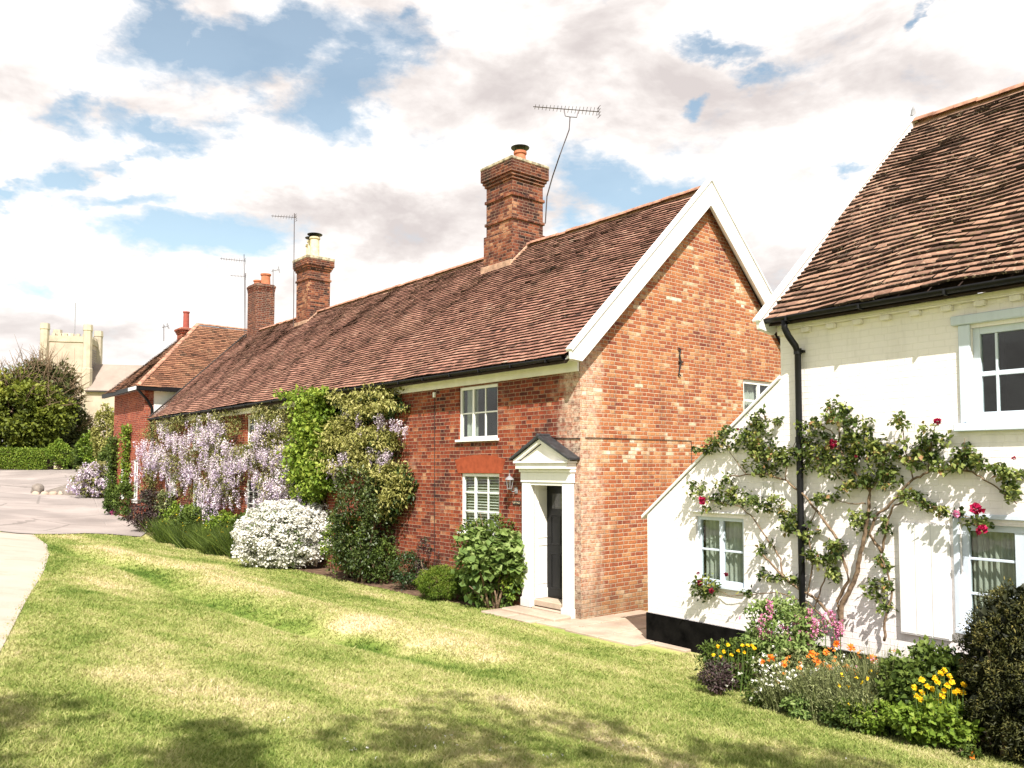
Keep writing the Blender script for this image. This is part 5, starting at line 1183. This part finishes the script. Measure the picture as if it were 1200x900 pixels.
def bloom(parent, p, r, mat, seed):
    rg = np.random.default_rng(seed); n = 46; d = rg.normal(0, 1, (n, 3)); d /= np.linalg.norm(d, axis=1)[:, None]; P = p + d * r * rg.uniform(.25, .6, (n, 1))
    leaves('rose_bloom', P, r * .9, mat, parent, seed, d, asp=1.2, fold=.3, spread=.4)
for i, (u, v, r_, c) in enumerate([(823, 587, .055, 'red'), (1099, 494, .042, 'red'), (1145, 597, .062, 'red'), (1150, 621, .056, 'red'), (1121, 602, .038, 'pink'), (976, 520, .050, 'darkred'), (851, 673, .032, 'darkred'), (820, 683, .040, 'darkred'), (834, 692, .038, 'darkred'), (818, 672, .024, 'darkred'), (1188, 537, .02, 'red'), (865, 503, .018, 'darkred'), (1003, 535, .02, 'darkred')]):
    p = on_wall(H, u, v, -.24); bloom(e, p - b, r_ * .8, G[c], 60 + i)

# ================================================================== shrubs and border plants along the cottage
def px_shrub(name, cat, label, u, v, ru, hp, n, leaf, mat, seed, back=None, **kw):
    g = on_ground(u, v); s = F / g[1]; rx = ru / s * 1.22; rz = hp / s / 2 * 1.22; by = rx * .8 if back is None else back
    d = g[:2] / np.linalg.norm(g[:2]); p = g[:2] + d * by * .8; by = min(by, .7)
    k = R.loc(np.array([p[0], p[1], 0]))[0]; lim = -by * .75 - .05
    if k > lim: p = p - d * (k - lim) / (d @ R.x[:2])
    return shrub(name, cat, label, p, (rx, by, rz), n, leaf, G[mat], seed, **kw), np.array([p[0], p[1], float(height(*p))]), (rx, by, rz)
# the white flowering bush
e, p, r_ = px_shrub('white_bush', 'bush', 'rounded bush covered in white flowers in front of the wisteria', 335, 671, 52, 70, 5000, .06, 'mid', 71, clumps=120, cr=.15)
P, nr, tn = blob_points((0, 0, r_[2] * .95), np.array(r_) * 1.03, 36000, 72, 520, .12, zmin=.06)
P2, n2, t2 = blob_points((-.35, -.1, r_[2] * .75), np.array(r_) * [.85, .9, .8], 7000, 75, 110, .16, zmin=.03); P3, n3, t3 = blob_points((.45, .1, r_[2] * 1.15), np.array(r_) * [.6, .6, .8], 6000, 76, 90, .2, zmin=.03)
P = np.concatenate([P, P2, P3]); nr = np.concatenate([nr, n2, n3]); tn = np.concatenate([tn, t2, t3])
leaves('flowers', P, .05, G['white'], e, 72, nr, tint=tn + .2, asp=1.1, fold=.1)
# dark shrub, bright shrub in front of it
px_shrub('dark_shrub', 'shrub', 'tall dark glossy shrub standing under the near wisteria', 424, 668, 35, 108, 7500, .075, 'ivy', 73, clumps=110, cr=.22, asp=.6)
px_shrub('bright_shrub', 'shrub', 'bright green shrub just right of the white flowering bush', 408, 676, 27, 66, 4500, .065, 'bright', 74, clumps=70, cr=.24)
px_shrub('border_plant', 'plant', 'low leafy border plant right of the bright green shrub', 448, 681, 20, 42, 2200, .055, 'mid', 75, clumps=36)
px_shrub('border_plant', 'plant', 'loose dark leaved plant between low border plant and clipped mound', 478, 686, 22, 40, 2200, .05, 'dark', 76, clumps=36)
px_shrub('border_plant', 'plant', 'scraggy small plant with dry stems behind the clipped mound', 502, 684, 14, 50, 900, .05, 'redleaf', 77, clumps=16)
e, p, r_ = px_shrub('clipped_mound', 'plant', 'low soft bright green mound at the lawn edge', 516, 707, 27, 34, 11000, .05, 'bright', 78, clumps=260, cr=.14, asp=.16)
px_shrub('clipped_mound', 'plant', 'thin green mound behind the broad leaved bush', 548, 706, 18, 28, 4000, .045, 'mid', 98, clumps=100, cr=.14, asp=.2)
# the broad leaved bush by the door
e, p, r_ = px_shrub('broad_leaved_bush', 'bush', 'large broad leaved pale green bush left of the front door', 580, 715, 43, 84, 1900, .13, 'holly', 79, clumps=75, cr=.24, asp=.95, droop=.5, back=.42)
P, nr, tn = blob_points((-.05, .25, r_[2] * 1.1), (r_[0] * 1.0, .4, r_[2] * 1.1), 3000, 80, 60, .3, zmin=.05); leaves('inner_foliage', P, .07, G['mid'], e, 80, nr, tint=tn)
P, nr, tn = blob_points((r_[0] * .55, .0, r_[2] * .8), (r_[0] * .55, .3, r_[2] * .8), 1500, 81, 40, .25, zmin=.05); leaves('side_foliage', P, .07, G['bright'], e, 81, nr, tint=tn)
stems(e, (0, 0, 0), [(-.35, 0, 1.6), (-.28, .1, 1.75), (.1, 0, 1.55), (.4, .1, 1.3), (.5, 0, 1.15)], .014, M['bark'], 'upright_stem', 4, .05)
bloom(e, np.array([r_[0] * .42, .1, 1.36]), .06, G['red'], 82)
px_shrub('small_rose_bush', 'rose', 'thin rose shoots rising against the brick under the lower window', 552, 690, 14, 84, 700, .06, 'rose', 83, clumps=20)
# tall grassy border under the wisteria
def tuft_strip(name, label, A, B, n, h, w, mat, seed, wd=.5, lean=.35, cat='plants', yb=False):
    r = np.random.default_rng(seed); t = r.random(n); a = np.array(A); b_ = np.array(B); d = b_ - a; nn = np.array([-d[1], d[0]]) / np.linalg.norm(d)
    P = a + np.outer(t, d) + np.outer(r.uniform(-1, 1, n) * wd, nn) * (0.7 + .3 * np.sin(t * 19))[:, None]
    z = height(P[:, 0], P[:, 1]); hh = h * r.uniform(.45, 1.15, n) * (.8 + .25 * np.sin(t * 23)); an = r.uniform(0, 6.28, n); ln = r.normal(0, lean * 1.5, (n, 2)) * hh[:, None]
    k = w * r.uniform(.6, 1.3, n)
    b0 = np.stack([P[:, 0] - np.cos(an) * k, P[:, 1] - np.sin(an) * k, z], 1); b1 = np.stack([P[:, 0] + np.cos(an) * k, P[:, 1] + np.sin(an) * k, z], 1)
    tp = np.stack([P[:, 0] + ln[:, 0], P[:, 1] + ln[:, 1], z + hh], 1)
    o = mesh_np(name, np.stack([b0, b1, tp], 1).reshape(-1, 3), np.arange(n * 3).reshape(-1, 3), mat, tint=r.random(n)); tag(o, label, cat, kind='stuff'); return P, z, hh
g0, g1 = on_ground(197, 634)[:2], on_ground(292, 655)[:2]
P_, z_, h_ = tuft_strip('long_grass', 'long grass and wild flowers filling the border by the wisteria', g0 + [.1, .1], g1 + [-.1, .1], 15000, .85, .014, G['mid'], 84, .65)
rg = np.random.default_rng(85); k = rg.integers(0, 9000, 90); Q = np.stack([P_[k, 0], P_[k, 1], z_[k] + h_[k] * .98], 1); o = leaves('buttercups', np.repeat(Q, 4, 0) + rg.normal(0, .012, (360, 3)), .035, G['gold'], None, 85); tag(o, 'tiny yellow buttercups in the long border grass', 'flowers', kind='stuff')
for i, (u, v, ru, hp, n, lf_, mt, lb) in enumerate([
        (232, 622, 20, 36, 2500, .10, 'mid', 'leafy green plant at the foot of the far wisteria'), (262, 632, 18, 36, 2200, .10, 'bright', 'light green leafy plant in front of the small paned window'),
        (285, 640, 14, 40, 1500, .10, 'mid', 'green plant just left of the white flowering bush'), (212, 618, 16, 34, 1800, .10, 'bright', 'fresh green plant beside the far white door'),
        (172, 626, 20, 44, 3000, .09, 'redleaf', 'dark purplish shrub at the road corner of the border'), (150, 612, 16, 40, 2600, .10, 'mid', 'green shrub beside the road below the hipped house'),
        (137, 596, 11, 26, 1800, .12, 'mid', 'small green shrub at the far corner of the hipped house'), (192, 612, 12, 40, 1500, .1, 'grey', 'grey green shrub below the far lilac racemes')]):
    px_shrub('border_shrub', 'shrub', lb, u, v, ru, hp, n, lf_, mt, 86 + i, clumps=40)
for i, (u, v, ru, hp, lb) in enumerate([(137, 604, 8, 8, 'low mat of magenta flowers at the road edge'), (188, 590 + 14, 9, 12, 'small pink flowers by the purplish shrub')]):
    g = on_ground(u, v); s = F / g[1]; o = empty('pink_flowers', g); tag(o, lb, 'flowers')
    P, nr, tn = blob_points((0, 0, .12), (ru / s, ru / s, hp / s / 2), 900, 99 + i, 40, .3, zmin=0); leaves('flowers', P, .05, G['pink'], o, 99 + i, nr, tint=tn - .2, asp=1)
    P, nr, tn = blob_points((0, 0, .08), (ru / s, ru / s, hp / s / 2.4), 600, 100 + i, 40, .3, zmin=0); leaves('foliage', P, .06, G['mid'], o, 100 + i, nr)
# far pale wisteria bush beyond the hipped house
g = on_ground(112, 585); s = F / g[1]; o = empty('wisteria_bush', g); tag(o, 'pale lilac wisteria bush at the roadside beyond the hipped house', 'bush')
P, nr, tn = blob_points((0, .6, .9), (1.6, 1.0, 1.0), 5200, 103, 90, .25, zmin=.02); leaves('foliage', P, .12, G['wistleaf'], o, 103, nr, tint=tn)
P, nr, tn = blob_points((0, .5, 1.05), (1.65, 1.05, .98), 330, 104, 90, .25, zmin=.3); racemes('flowers', P, .36, G['wist'], o, 104, per=24, rad=.09, pet=.075)
stems(o, (0, .5, 0), [(-.8, .4, 1), (.7, .4, 1.2), (0, .5, 1.4)], .05, M['twig'])
# stone bank with kerb by the road
g = on_ground(80, 580); o = empty('stone_bank', g); tag(o, 'low grey stone bank with a rounded kerb beside the road', 'bank')
def lump(parent, name, c, r, mat, seed, sub=3):
    import bmesh
    bm = bmesh.new(); bmesh.ops.create_icosphere(bm, subdivisions=sub, radius=1); rg = random.Random(seed); ph = [rg.uniform(0, 6) for _ in range(6)]
    for v in bm.verts:
        q = v.co; f = 1 + .12 * math.sin(q.x * 3 + ph[0]) * math.sin(q.y * 4 + ph[1]) + .08 * math.sin(q.z * 6 + ph[2] + q.x * 5)
        v.co = Vector((c[0] + q.x * r[0] * f, c[1] + q.y * r[1] * f, c[2] + q.z * r[2] * f))
    me = bpy.data.meshes.new(name); bm.to_mesh(me); bm.free(); me.materials.append(mat); ob = bpy.data.objects.new(name, me); col.objects.link(ob); ob.parent = parent; me.polygons.foreach_set('use_smooth', [True] * len(me.polygons)); return ob
lump(o, 'bank', (0, 2.2, .0), (1.9, 2.6, .55), M['stone'], 1)
for i in range(9): lump(o, 'kerb_stone', (-1.5 + i * .42, -.35 + .05 * math.sin(i * 2.0) + .06 * i, .05), (.22, .16, .16), M['slab'], 20 + i, 2)
lump(o, 'boulder', (-1.8, .3, .2), (.30, .3, .38), M['stone'], 9)
P, nr, tn = blob_points((1.3, .2, .1), (.9, .6, .25), 1500, 5, 50, .3, zmin=.0); leaves('grass_tuft', P, .12, G['bright'], o, 5, nr, asp=.2)

# ================================================================== trees and hedges in the distance
def tree(label, base, h, crown, rad, n, leaf, mat, seed, clumps=90, cr=.25, trunk=.25, low=None, name='tree', cat='tree', group='trees beyond the road', twigs=0, crown2=None):
    e = empty(name, base); tag(e, label, cat, group); rng = np.random.default_rng(seed)
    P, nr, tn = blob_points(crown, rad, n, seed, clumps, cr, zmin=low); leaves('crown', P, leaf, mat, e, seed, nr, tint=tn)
    m = MB(); c = np.array(crown, float); m.tube([(0, 0, -.3), (.05, 0, c[2] * .35), (c[0] * .6, c[1] * .6, c[2] * .8), tuple(c + [0, 0, rad[2] * .5])], [trunk, trunk * .8, trunk * .55, trunk * .15], 8)
    for k in range(9):
        a = rng.uniform(0, 6.28); t = c * [.5, .5, 1] + np.array([math.cos(a) * rad[0] * .65, math.sin(a) * rad[1] * .65, rng.uniform(-.3, .5) * rad[2]]); s = np.array([0, 0, c[2] * rng.uniform(.4, .8)])
        m.tube([s, s * .5 + t * .5 + [0, 0, .3], t], [trunk * .35, trunk * .22, trunk * .06], 5)
    for k in range(twigs):
        a = rng.normal(0, 1, 3); a[2] = abs(a[2]) + .3; a /= np.linalg.norm(a); s = c + a * np.array(rad) * .6; t = c + a * np.array(rad) * rng.uniform(1.05, 1.32) + rng.normal(0, .2, 3)
        m.tube([s, s * .5 + t * .5 + rng.normal(0, .12, 3), t], [.045, .03, .012], 4)
        for _ in range(3): q = s + (t - s) * rng.uniform(.4, .8); m.tube([q, q + rng.normal(0, .5, 3) + [0, 0, .4]], [.02, .008], 4)
    m.build('trunk', M['bark'], e, smooth=True, fix=False); return e
def tp(u, v, Y): p = at_depth(u, v, Y); return (p[0], p[1], float(height(p[0], p[1])))
tree('broad dark tree with thin bare twigs at the top left of the road', tp(46, 547, 64), 9, (0, 0, 4.5), (3.1, 3.0, 4.2), 15000, .34, G['tree_dark'], 110, 150, twigs=200)
tree('yellow green tree at the left edge beyond the road', tp(12, 547, 62), 8, (0, 0, 3.9), (4.4, 3.2, 3.7), 19000, .34, G['tree_yellow'], 111, 150, twigs=90)
tree('dark tree in shade next to the church nave', tp(84, 547, 66), 7, (0, 0, 2.5), (1.5, 1.6, 2.6), 5000, .3, G['tree_dark'], 112, 80, twigs=25)
tree('tree outside the left edge of the view', tp(-60, 547, 66), 9, (0, 0, 4.6), (4.2, 4, 4.4), 9000, .42, G['tree_dark'], 113, 90, twigs=10)
tree('slender pale yellow tree in front of the church wall', tp(124, 540, 56), 5, (0, 0, 2.6), (.95, .9, 2.0), 2600, .22, G['yellow'], 114, 60, trunk=.1)
tree('small bright tree at the foot of the church wall', tp(108, 545, 58), 3, (0, 0, 1.5), (1.0, .9, 1.5), 3200, .22, G['bright'], 115, 60, trunk=.1)
def hedge(label, p0, p1, h, d, n, mat, seed, leaf=.1):
    p0 = np.array(p0); p1 = np.array(p1); mid = (p0 + p1) / 2; L = np.linalg.norm((p1 - p0)[:2]); e = empty('hedge', mid, math.atan2(*(p1 - p0)[:2][::-1])); tag(e, label, 'hedge')
    r = np.random.default_rng(seed); f = r.random(n); x = r.uniform(-L / 2, L / 2, n); y = r.uniform(-d / 2, d / 2, n); z = r.uniform(0, h, n); top = f < .4; y = np.where(top, y, -d / 2); z = np.where(top, h, z)
    w_ = .08 * np.sin(x * 1.7) + .06 * np.sin(x * 4.1 + z * 3); P = np.stack([x, y + w_ + r.normal(0, .06, n), z + w_ * .6 + r.normal(0, .05, n)], 1)
    nr = np.where(top[:, None], [[0, 0, 1.]], [[0, -1., .2]]); leaves('foliage', P, leaf, mat, e, seed, nr)
    m = MB(); m.box(-L / 2 + .1, L / 2 - .1, -d / 2 + .12, d / 2 - .1, -.2, h - .12); m.build('branches', M['twig'], e)
hedge('clipped green hedge below the trees at the far left', tp(-60, 552, 60.5), tp(60, 552, 60.5), 1.5, 1.2, 14000, G['bright'], 120, .13)
px_ = tp(70, 551, 60)
shrub('round_bush', 'bush', 'rounded yellow green bush at the right end of the hedge', (px_[0], px_[1]), (.95, .9, 1.15), 2600, .16, G['bright'], 121, clumps=50)
px_ = tp(40, 553, 62.5)
for i, (u, Y, rx, rz, lb) in enumerate([(84, 62, 1.2, .9, 'dark bush in the shade beyond the rounded bush'), (100, 58, 1.0, 1.1, 'green bush left of the pale yellow tree'), (132, 52, .9, 1.2, 'bush against the hipped house corner')]):
    px_ = tp(u, 551, Y); shrub('round_bush', 'bush', lb, (px_[0], px_[1]), (rx, .8, rz), 2200, .16, G['mid'] if i else G['tree_dark'], 122 + i, clumps=40)
# the two trees behind the viewer whose crowns dapple the near lawn
for i, (x, y, z, r_, lb) in enumerate([(1.3, -3.0, 8.8, 3.0, 'tree behind the viewer that dapples the near lawn'), (6.3, -4.0, 8.4, 2.8, 'tree behind the viewer that shades the near flower bed'), (-2.3, -3.2, 8.4, 2.1, 'tree behind the viewer that shades the near left lawn')]):
    tree(lb, (x, y - 1.5, float(height(x, y - 1.5))), 10, (0, 1.5, z - 1.0), (r_, r_ * .9, 1.8), 3400, .19, G['mid'], 130 + i, 46, .22, .22, group='trees behind the viewer')

# ================================================================== flower bed of the white house
def bed_plant(name, cat, label, u, v, ru, hp, n, leaf, mat, seed, flowers=None, group='plants in the white house bed', stalk=True, asp=.5, back=None, **kw):
    g = on_ground(u, v); s = F / g[1]; rx = ru / s * 1.15; rz = hp / s / 2 * 1.2; by = rx * .7 if back is None else back
    e = empty(name, g); tag(e, label, cat, group); P, nr, tn = blob_points((0, by * .6, rz * .95), (rx, by, rz), n, seed, kw.get('clumps', 40), .28, zmin=.01)
    leaves('foliage', P, leaf, G[mat], e, seed, nr, tint=tn, asp=asp, droop=kw.get('droop', 0), spread=kw.get('spread', 1.0))
    rg = np.random.default_rng(seed)
    stems(e, (0, by * .5, 0), [(rg.uniform(-.8, .8) * rx, rg.uniform(0, 1) * by, rg.uniform(.9, 1.7) * rz) for _ in range(14)], .006, M['bark'], seed=seed)
    return e, g, s
def flower_at(e, g, s, u, v, r, mat, seed, y=.0, poppy=True):
    off = np.array([(u - (600 + F * g[0] / g[1])) / s, y, 0]); d = ray(u, v); Yt = g[1] + y; p = EYE + d * (Yt / d[1]); p = p - g
    rg = np.random.default_rng(seed); n = 9; a = np.arange(n) * 2 * math.pi / n + rg.uniform(0, 1); tl = rg.normal(0, .3, 2)
    dirs = np.stack([np.cos(a), np.sin(a) * .6 - .35 + tl[0] * .3, np.sin(a) * .75 + .35], 1)
    P = np.repeat(p[None], n, 0); V, Fc = leaf_geo(P, np.full(n, r), rg, dirs, spread=.12, asp=1.1, fold=.25)
    o = mesh_np('flower', V, Fc, G[mat], e, np.repeat(rg.uniform(.2, 1, n), 2))
    m = MB(); m.tube([p * [.7, 1, 0] + [0, .05, .02], p * [.9, 1, .6], p], [.005, .004, .003], 4); m.build('stalk', M['leafstalk'], e)
M['leafstalk'] = plain('green_stalk', (.10, .16, .04), .7, .2)
# left yellow poppies
e, g, s = bed_plant('yellow_poppies', 'flowers', 'clump of small yellow poppies at the left end of the flower bed', 862, 812, 34, 52, 2600, .05, 'mid', 140)
for i, (u, v) in enumerate([(836, 768), (841, 758), (848, 764), (865, 763), (870, 757), (876, 757), (881, 757), (872, 765), (884, 760), (857, 768), (853, 756), (845, 770)]): flower_at(e, g, s, u, v, .028, 'gold', 200 + i, -.12 + .02 * (i % 4))
e, g, s = bed_plant('dry_herb', 'plant', 'brownish low plant at the left tip of the bed', 845, 818, 20, 36, 1500, .035, 'redleaf', 141)
# tall valerian with pink spikes
e, g, s = bed_plant('valerian', 'flowers', 'tall leafy valerian with pink flower spikes by the downpipe', 925, 812, 42, 92, 4800, .062, 'holly', 142, clumps=90, back=.5)
def spike(e, g, u, v, L, y, seed, mat='pink'):
    d = ray(u, v); p = EYE + d * ((g[1] + y) / d[1]) - g; rg = np.random.default_rng(seed); n = 95; t = rg.random(n); a = rg.uniform(0, 6.28, n); rr = (.014 + .036 * np.sin(t * 9 + seed) ** 2) * (.6 + .6 * t)
    ln = rg.normal(0, .12, 2); P = np.stack([p[0] + rr * np.cos(a) - ln[0] * t * L, p[1] + rr * np.sin(a) - ln[1] * t * L, p[2] - t * L], 1)
    leaves('flower_spike', P, .024, G[mat], e, seed, asp=.9)
    m = MB(); m.tube([p - [ln[0] * 1.5 * L, 0, p[2] - .15], p - [ln[0] * L, ln[1] * L, L], p], [.006, .005, .002], 4); m.build('stalk', M['leafstalk'], e)
for i, (u, v, L) in enumerate([(902, 704, .22), (893, 720, .28), (949, 714, .2), (965, 718, .26), (974, 716, .2), (933, 722, .2), (901, 738, .2), (946, 738, .22), (928, 748, .24), (938, 762, .2), (918, 728, .18), (979, 738, .2), (957, 726, .22), (984, 728, .16)]): spike(e, g, u, v, L, .02 + .04 * (i % 4), 300 + i)
e, g, s = bed_plant('valerian', 'flowers', 'smaller pink valerian close to the dark pipe foot', 968, 800, 22, 60, 1800, .05, 'mid', 143, clumps=50)
for i, (u, v) in enumerate([(972, 742), (985, 745), (990, 736), (1078, 775)][:3]): spike(e, g, u, v, .15, .2, 330 + i)
# orange poppies
e, g, s = bed_plant('orange_poppies', 'flowers', 'group of orange poppies in the middle of the flower bed', 950, 824, 52, 50, 3600, .05, 'grey', 144, clumps=80, back=.4)
for i, (u, v, r_) in enumerate([(903, 772, .05), (918, 779, .042), (957, 776, .052), (951, 767, .048), (968, 765, .04), (980, 755, .045), (997, 760, .052), (1022, 773, .060), (992, 784, .052), (1003, 788, .052), (970, 783, .045), (1032, 792, .042), (893, 776, .035), (995, 792, .04)]): flower_at(e, g, s, u, v, r_ * 1.15, 'orange', 220 + i, -.14 + .03 * (i % 4))
def spiky(name, label, u, v, ru, h, n, mat, seed, w=.005, lean=.24, tips=None):
    g = on_ground(u, v); s = F / g[1]; rx = ru / s; r = np.random.default_rng(seed); a = r.uniform(0, 6.28, n); q = np.sqrt(r.random(n)) * rx; x = q * np.cos(a); y = q * np.sin(a) * .7 + rx * .4
    hh = h / s * .92 * r.uniform(.25, 1.1, n) * (1 - .25 * (q / rx) ** 2); lx = x / rx * .22 * hh + r.normal(0, lean, n) * hh; ly = r.normal(0, lean, n) * hh; an = r.uniform(0, 6.28, n); k = w * r.uniform(.6, 1.3, n)
    e = empty(name, g); tag(e, label, 'plant', 'plants in the white house bed')
    b0 = np.stack([x - np.cos(an) * k, y - np.sin(an) * k, 0 * x], 1); b1 = np.stack([x + np.cos(an) * k, y + np.sin(an) * k, 0 * x], 1)
    m0 = np.stack([x + lx * .45 - np.cos(an) * k * .7, y + ly * .45 - np.sin(an) * k * .7, hh * .6], 1); m1 = np.stack([x + lx * .45 + np.cos(an) * k * .7, y + ly * .45 + np.sin(an) * k * .7, hh * .6], 1); tp_ = np.stack([x + lx, y + ly, hh], 1)
    V = np.stack([b0, b1, m1, m0, tp_], 1).reshape(-1, 3); i = np.arange(n)[:, None] * 5
    mesh_np('foliage', V, np.stack([i + [0, 1, 2], i + [0, 2, 3], i + [3, 2, 4]], 1).reshape(-1, 3), G[mat], e, np.repeat(r.random(n), 3))
    P = np.concatenate([np.stack([x + lx * t + r.normal(0, .015, n), y + ly * t, hh * (t + .05)], 1) for t in r.uniform(.15, .95, 4)])
    leaves('leaflets', P, .032, G[mat], e, seed + 1, asp=.35, droop=-.5); return e
spiky('lavender', 'grey green lavender clump at the front of the bed', 925, 836, 26, 52, 1500, 'grey', 150)
spiky('lavender', 'large grey green lavender clump in the middle front of the bed', 978, 848, 34, 76, 2300, 'grey', 151)
spiky('lavender', 'tall grey green lavender clump behind the yellow poppies', 1040, 856, 36, 104, 2600, 'grey', 152)
spiky('lavender', 'short grey green lavender between two larger clumps', 1008, 858, 26, 60, 1500, 'grey', 156)
for i, (u, v, ru, hp, mt, lb) in enumerate([(905, 832, 26, 26, 'mid', 'low green foliage at the front left of the flower bed'), (950, 846, 24, 26, 'holly', 'pale green low leaves before the lavender'), (1000, 860, 26, 28, 'mid', 'mid green low leaves at the lawn edge of the bed'), (1030, 864, 22, 34, 'bright', 'fresh green leaves at the foot of the tallest lavender')]):
    bed_plant('leafy_plant', 'plant', lb, u, v, ru, hp, 1500, .045, mt, 180 + i, clumps=36)
e, g, s = bed_plant('dry_herb', 'plant', 'dry brown topped bushy herb against the white wall', 1050, 806, 26, 48, 2200, .03, 'redleaf', 153, clumps=60)
# right yellow poppies and green leaves below
e, g, s = bed_plant('yellow_poppies', 'flowers', 'bright yellow poppies beside the dark yew at right', 1098, 872, 42, 92, 4800, .065, 'mid', 154, clumps=90, back=.4, asp=.7)
for i, (u, v) in enumerate([(1071, 806), (1080, 797), (1073, 816), (1092, 808), (1098, 800), (1102, 790), (1106, 786), (1112, 793), (1110, 804), (1104, 816), (1100, 822), (1118, 812), (1122, 810), (1129, 803), (1128, 812), (1080, 812), (1078, 820), (1106, 810), (1095, 795), (1086, 805), (1115, 800), (1141, 826)]): flower_at(e, g, s, u, v, .034, 'gold', 240 + i, -.26 + .03 * (i % 4))
e, g, s = bed_plant('leafy_plant', 'plant', 'low green leafy plant at the front of the bed by the yew', 1110, 882, 48, 52, 3600, .06, 'bright', 155, clumps=70, asp=.7)
e, g, s = bed_plant('orange_poppies', 'flowers', 'lone orange poppy low at the lawn edge', 1138, 892, 12, 14, 260, .04, 'mid', 157, clumps=10); flower_at(e, g, s, 1138, 886, .05, 'orange', 290, 0)
e, g, s = bed_plant('leafy_plant', 'plant', 'low spreading greens along the lawn edge', 1060, 866, 30, 22, 1500, .045, 'mid', 158, clumps=40)
e, g, s = bed_plant('vine', 'vine', 'pale broad leaved vine below the ground floor window', 1135, 830, 30, 100, 420, .12, 'holly', 159, clumps=40, asp=1.0, back=.3)
e, g, s = bed_plant('leafy_plant', 'plant', 'dark leaves in the shade left of the yew', 1128, 870, 26, 90, 2600, .07, 'dark', 160, clumps=50, back=.3)
# more small bloom in the bed
for i, (u, v, ru, rv, n, mt, r_, lb) in enumerate([(985, 790, 60, 18, 60, 'white', .022, 'scattered tiny white flowers among the orange poppies'), (1040, 800, 40, 22, 70, 'pink', .020, 'scattered tiny pink flowers above the grey green clumps'), (900, 790, 40, 22, 60, 'white', .02, 'tiny white flowers left of the orange poppies'), (960, 785, 90, 26, 46, 'orange', .026, 'loose scatter of small orange flowers across the bed'), (1060, 812, 80, 30, 46, 'gold', .024, 'loose scatter of small yellow flowers towards the yew'), (940, 745, 60, 26, 60, 'pink', .022, 'loose pink florets around the valerian spikes')]):
    rg = np.random.default_rng(700 + i); g = on_ground(u, v + 50); P = []
    for k in range(n):
        d = ray(u + rg.normal(0, ru * .5), v + rg.normal(0, rv * .5)); P.append(EYE + d * ((g[1] + rg.uniform(-.1, .3)) / d[1]))
    P = np.repeat(np.array(P), 5, 0) + rg.normal(0, .006, (n * 5, 3)); o = leaves('flowers', P, r_, G[mt], None, 700 + i, asp=1.1); tag(o, lb, 'flowers', kind='stuff')
# dark rounded yew at the right edge
g = on_ground(1240, 915); e = empty('yew_bush', g); tag(e, 'dark brown green clipped yew bush cut by the right edge', 'bush')
rx = .54
P, nr, tn = blob_points((.14, .55, .60), (rx, .7, .93), 42000, 170, 900, .10, zmin=.0); leaves('foliage', P, .034, G['yew'], e, 170, nr, tint=tn, asp=.3)
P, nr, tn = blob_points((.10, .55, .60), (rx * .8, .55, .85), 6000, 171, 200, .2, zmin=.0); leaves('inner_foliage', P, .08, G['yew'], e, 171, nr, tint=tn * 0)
stems(e, (0, .5, 0), [(.2, .4, 1), (-.2, .6, 1), (0, .5, 1.2)], .03, M['bark'])
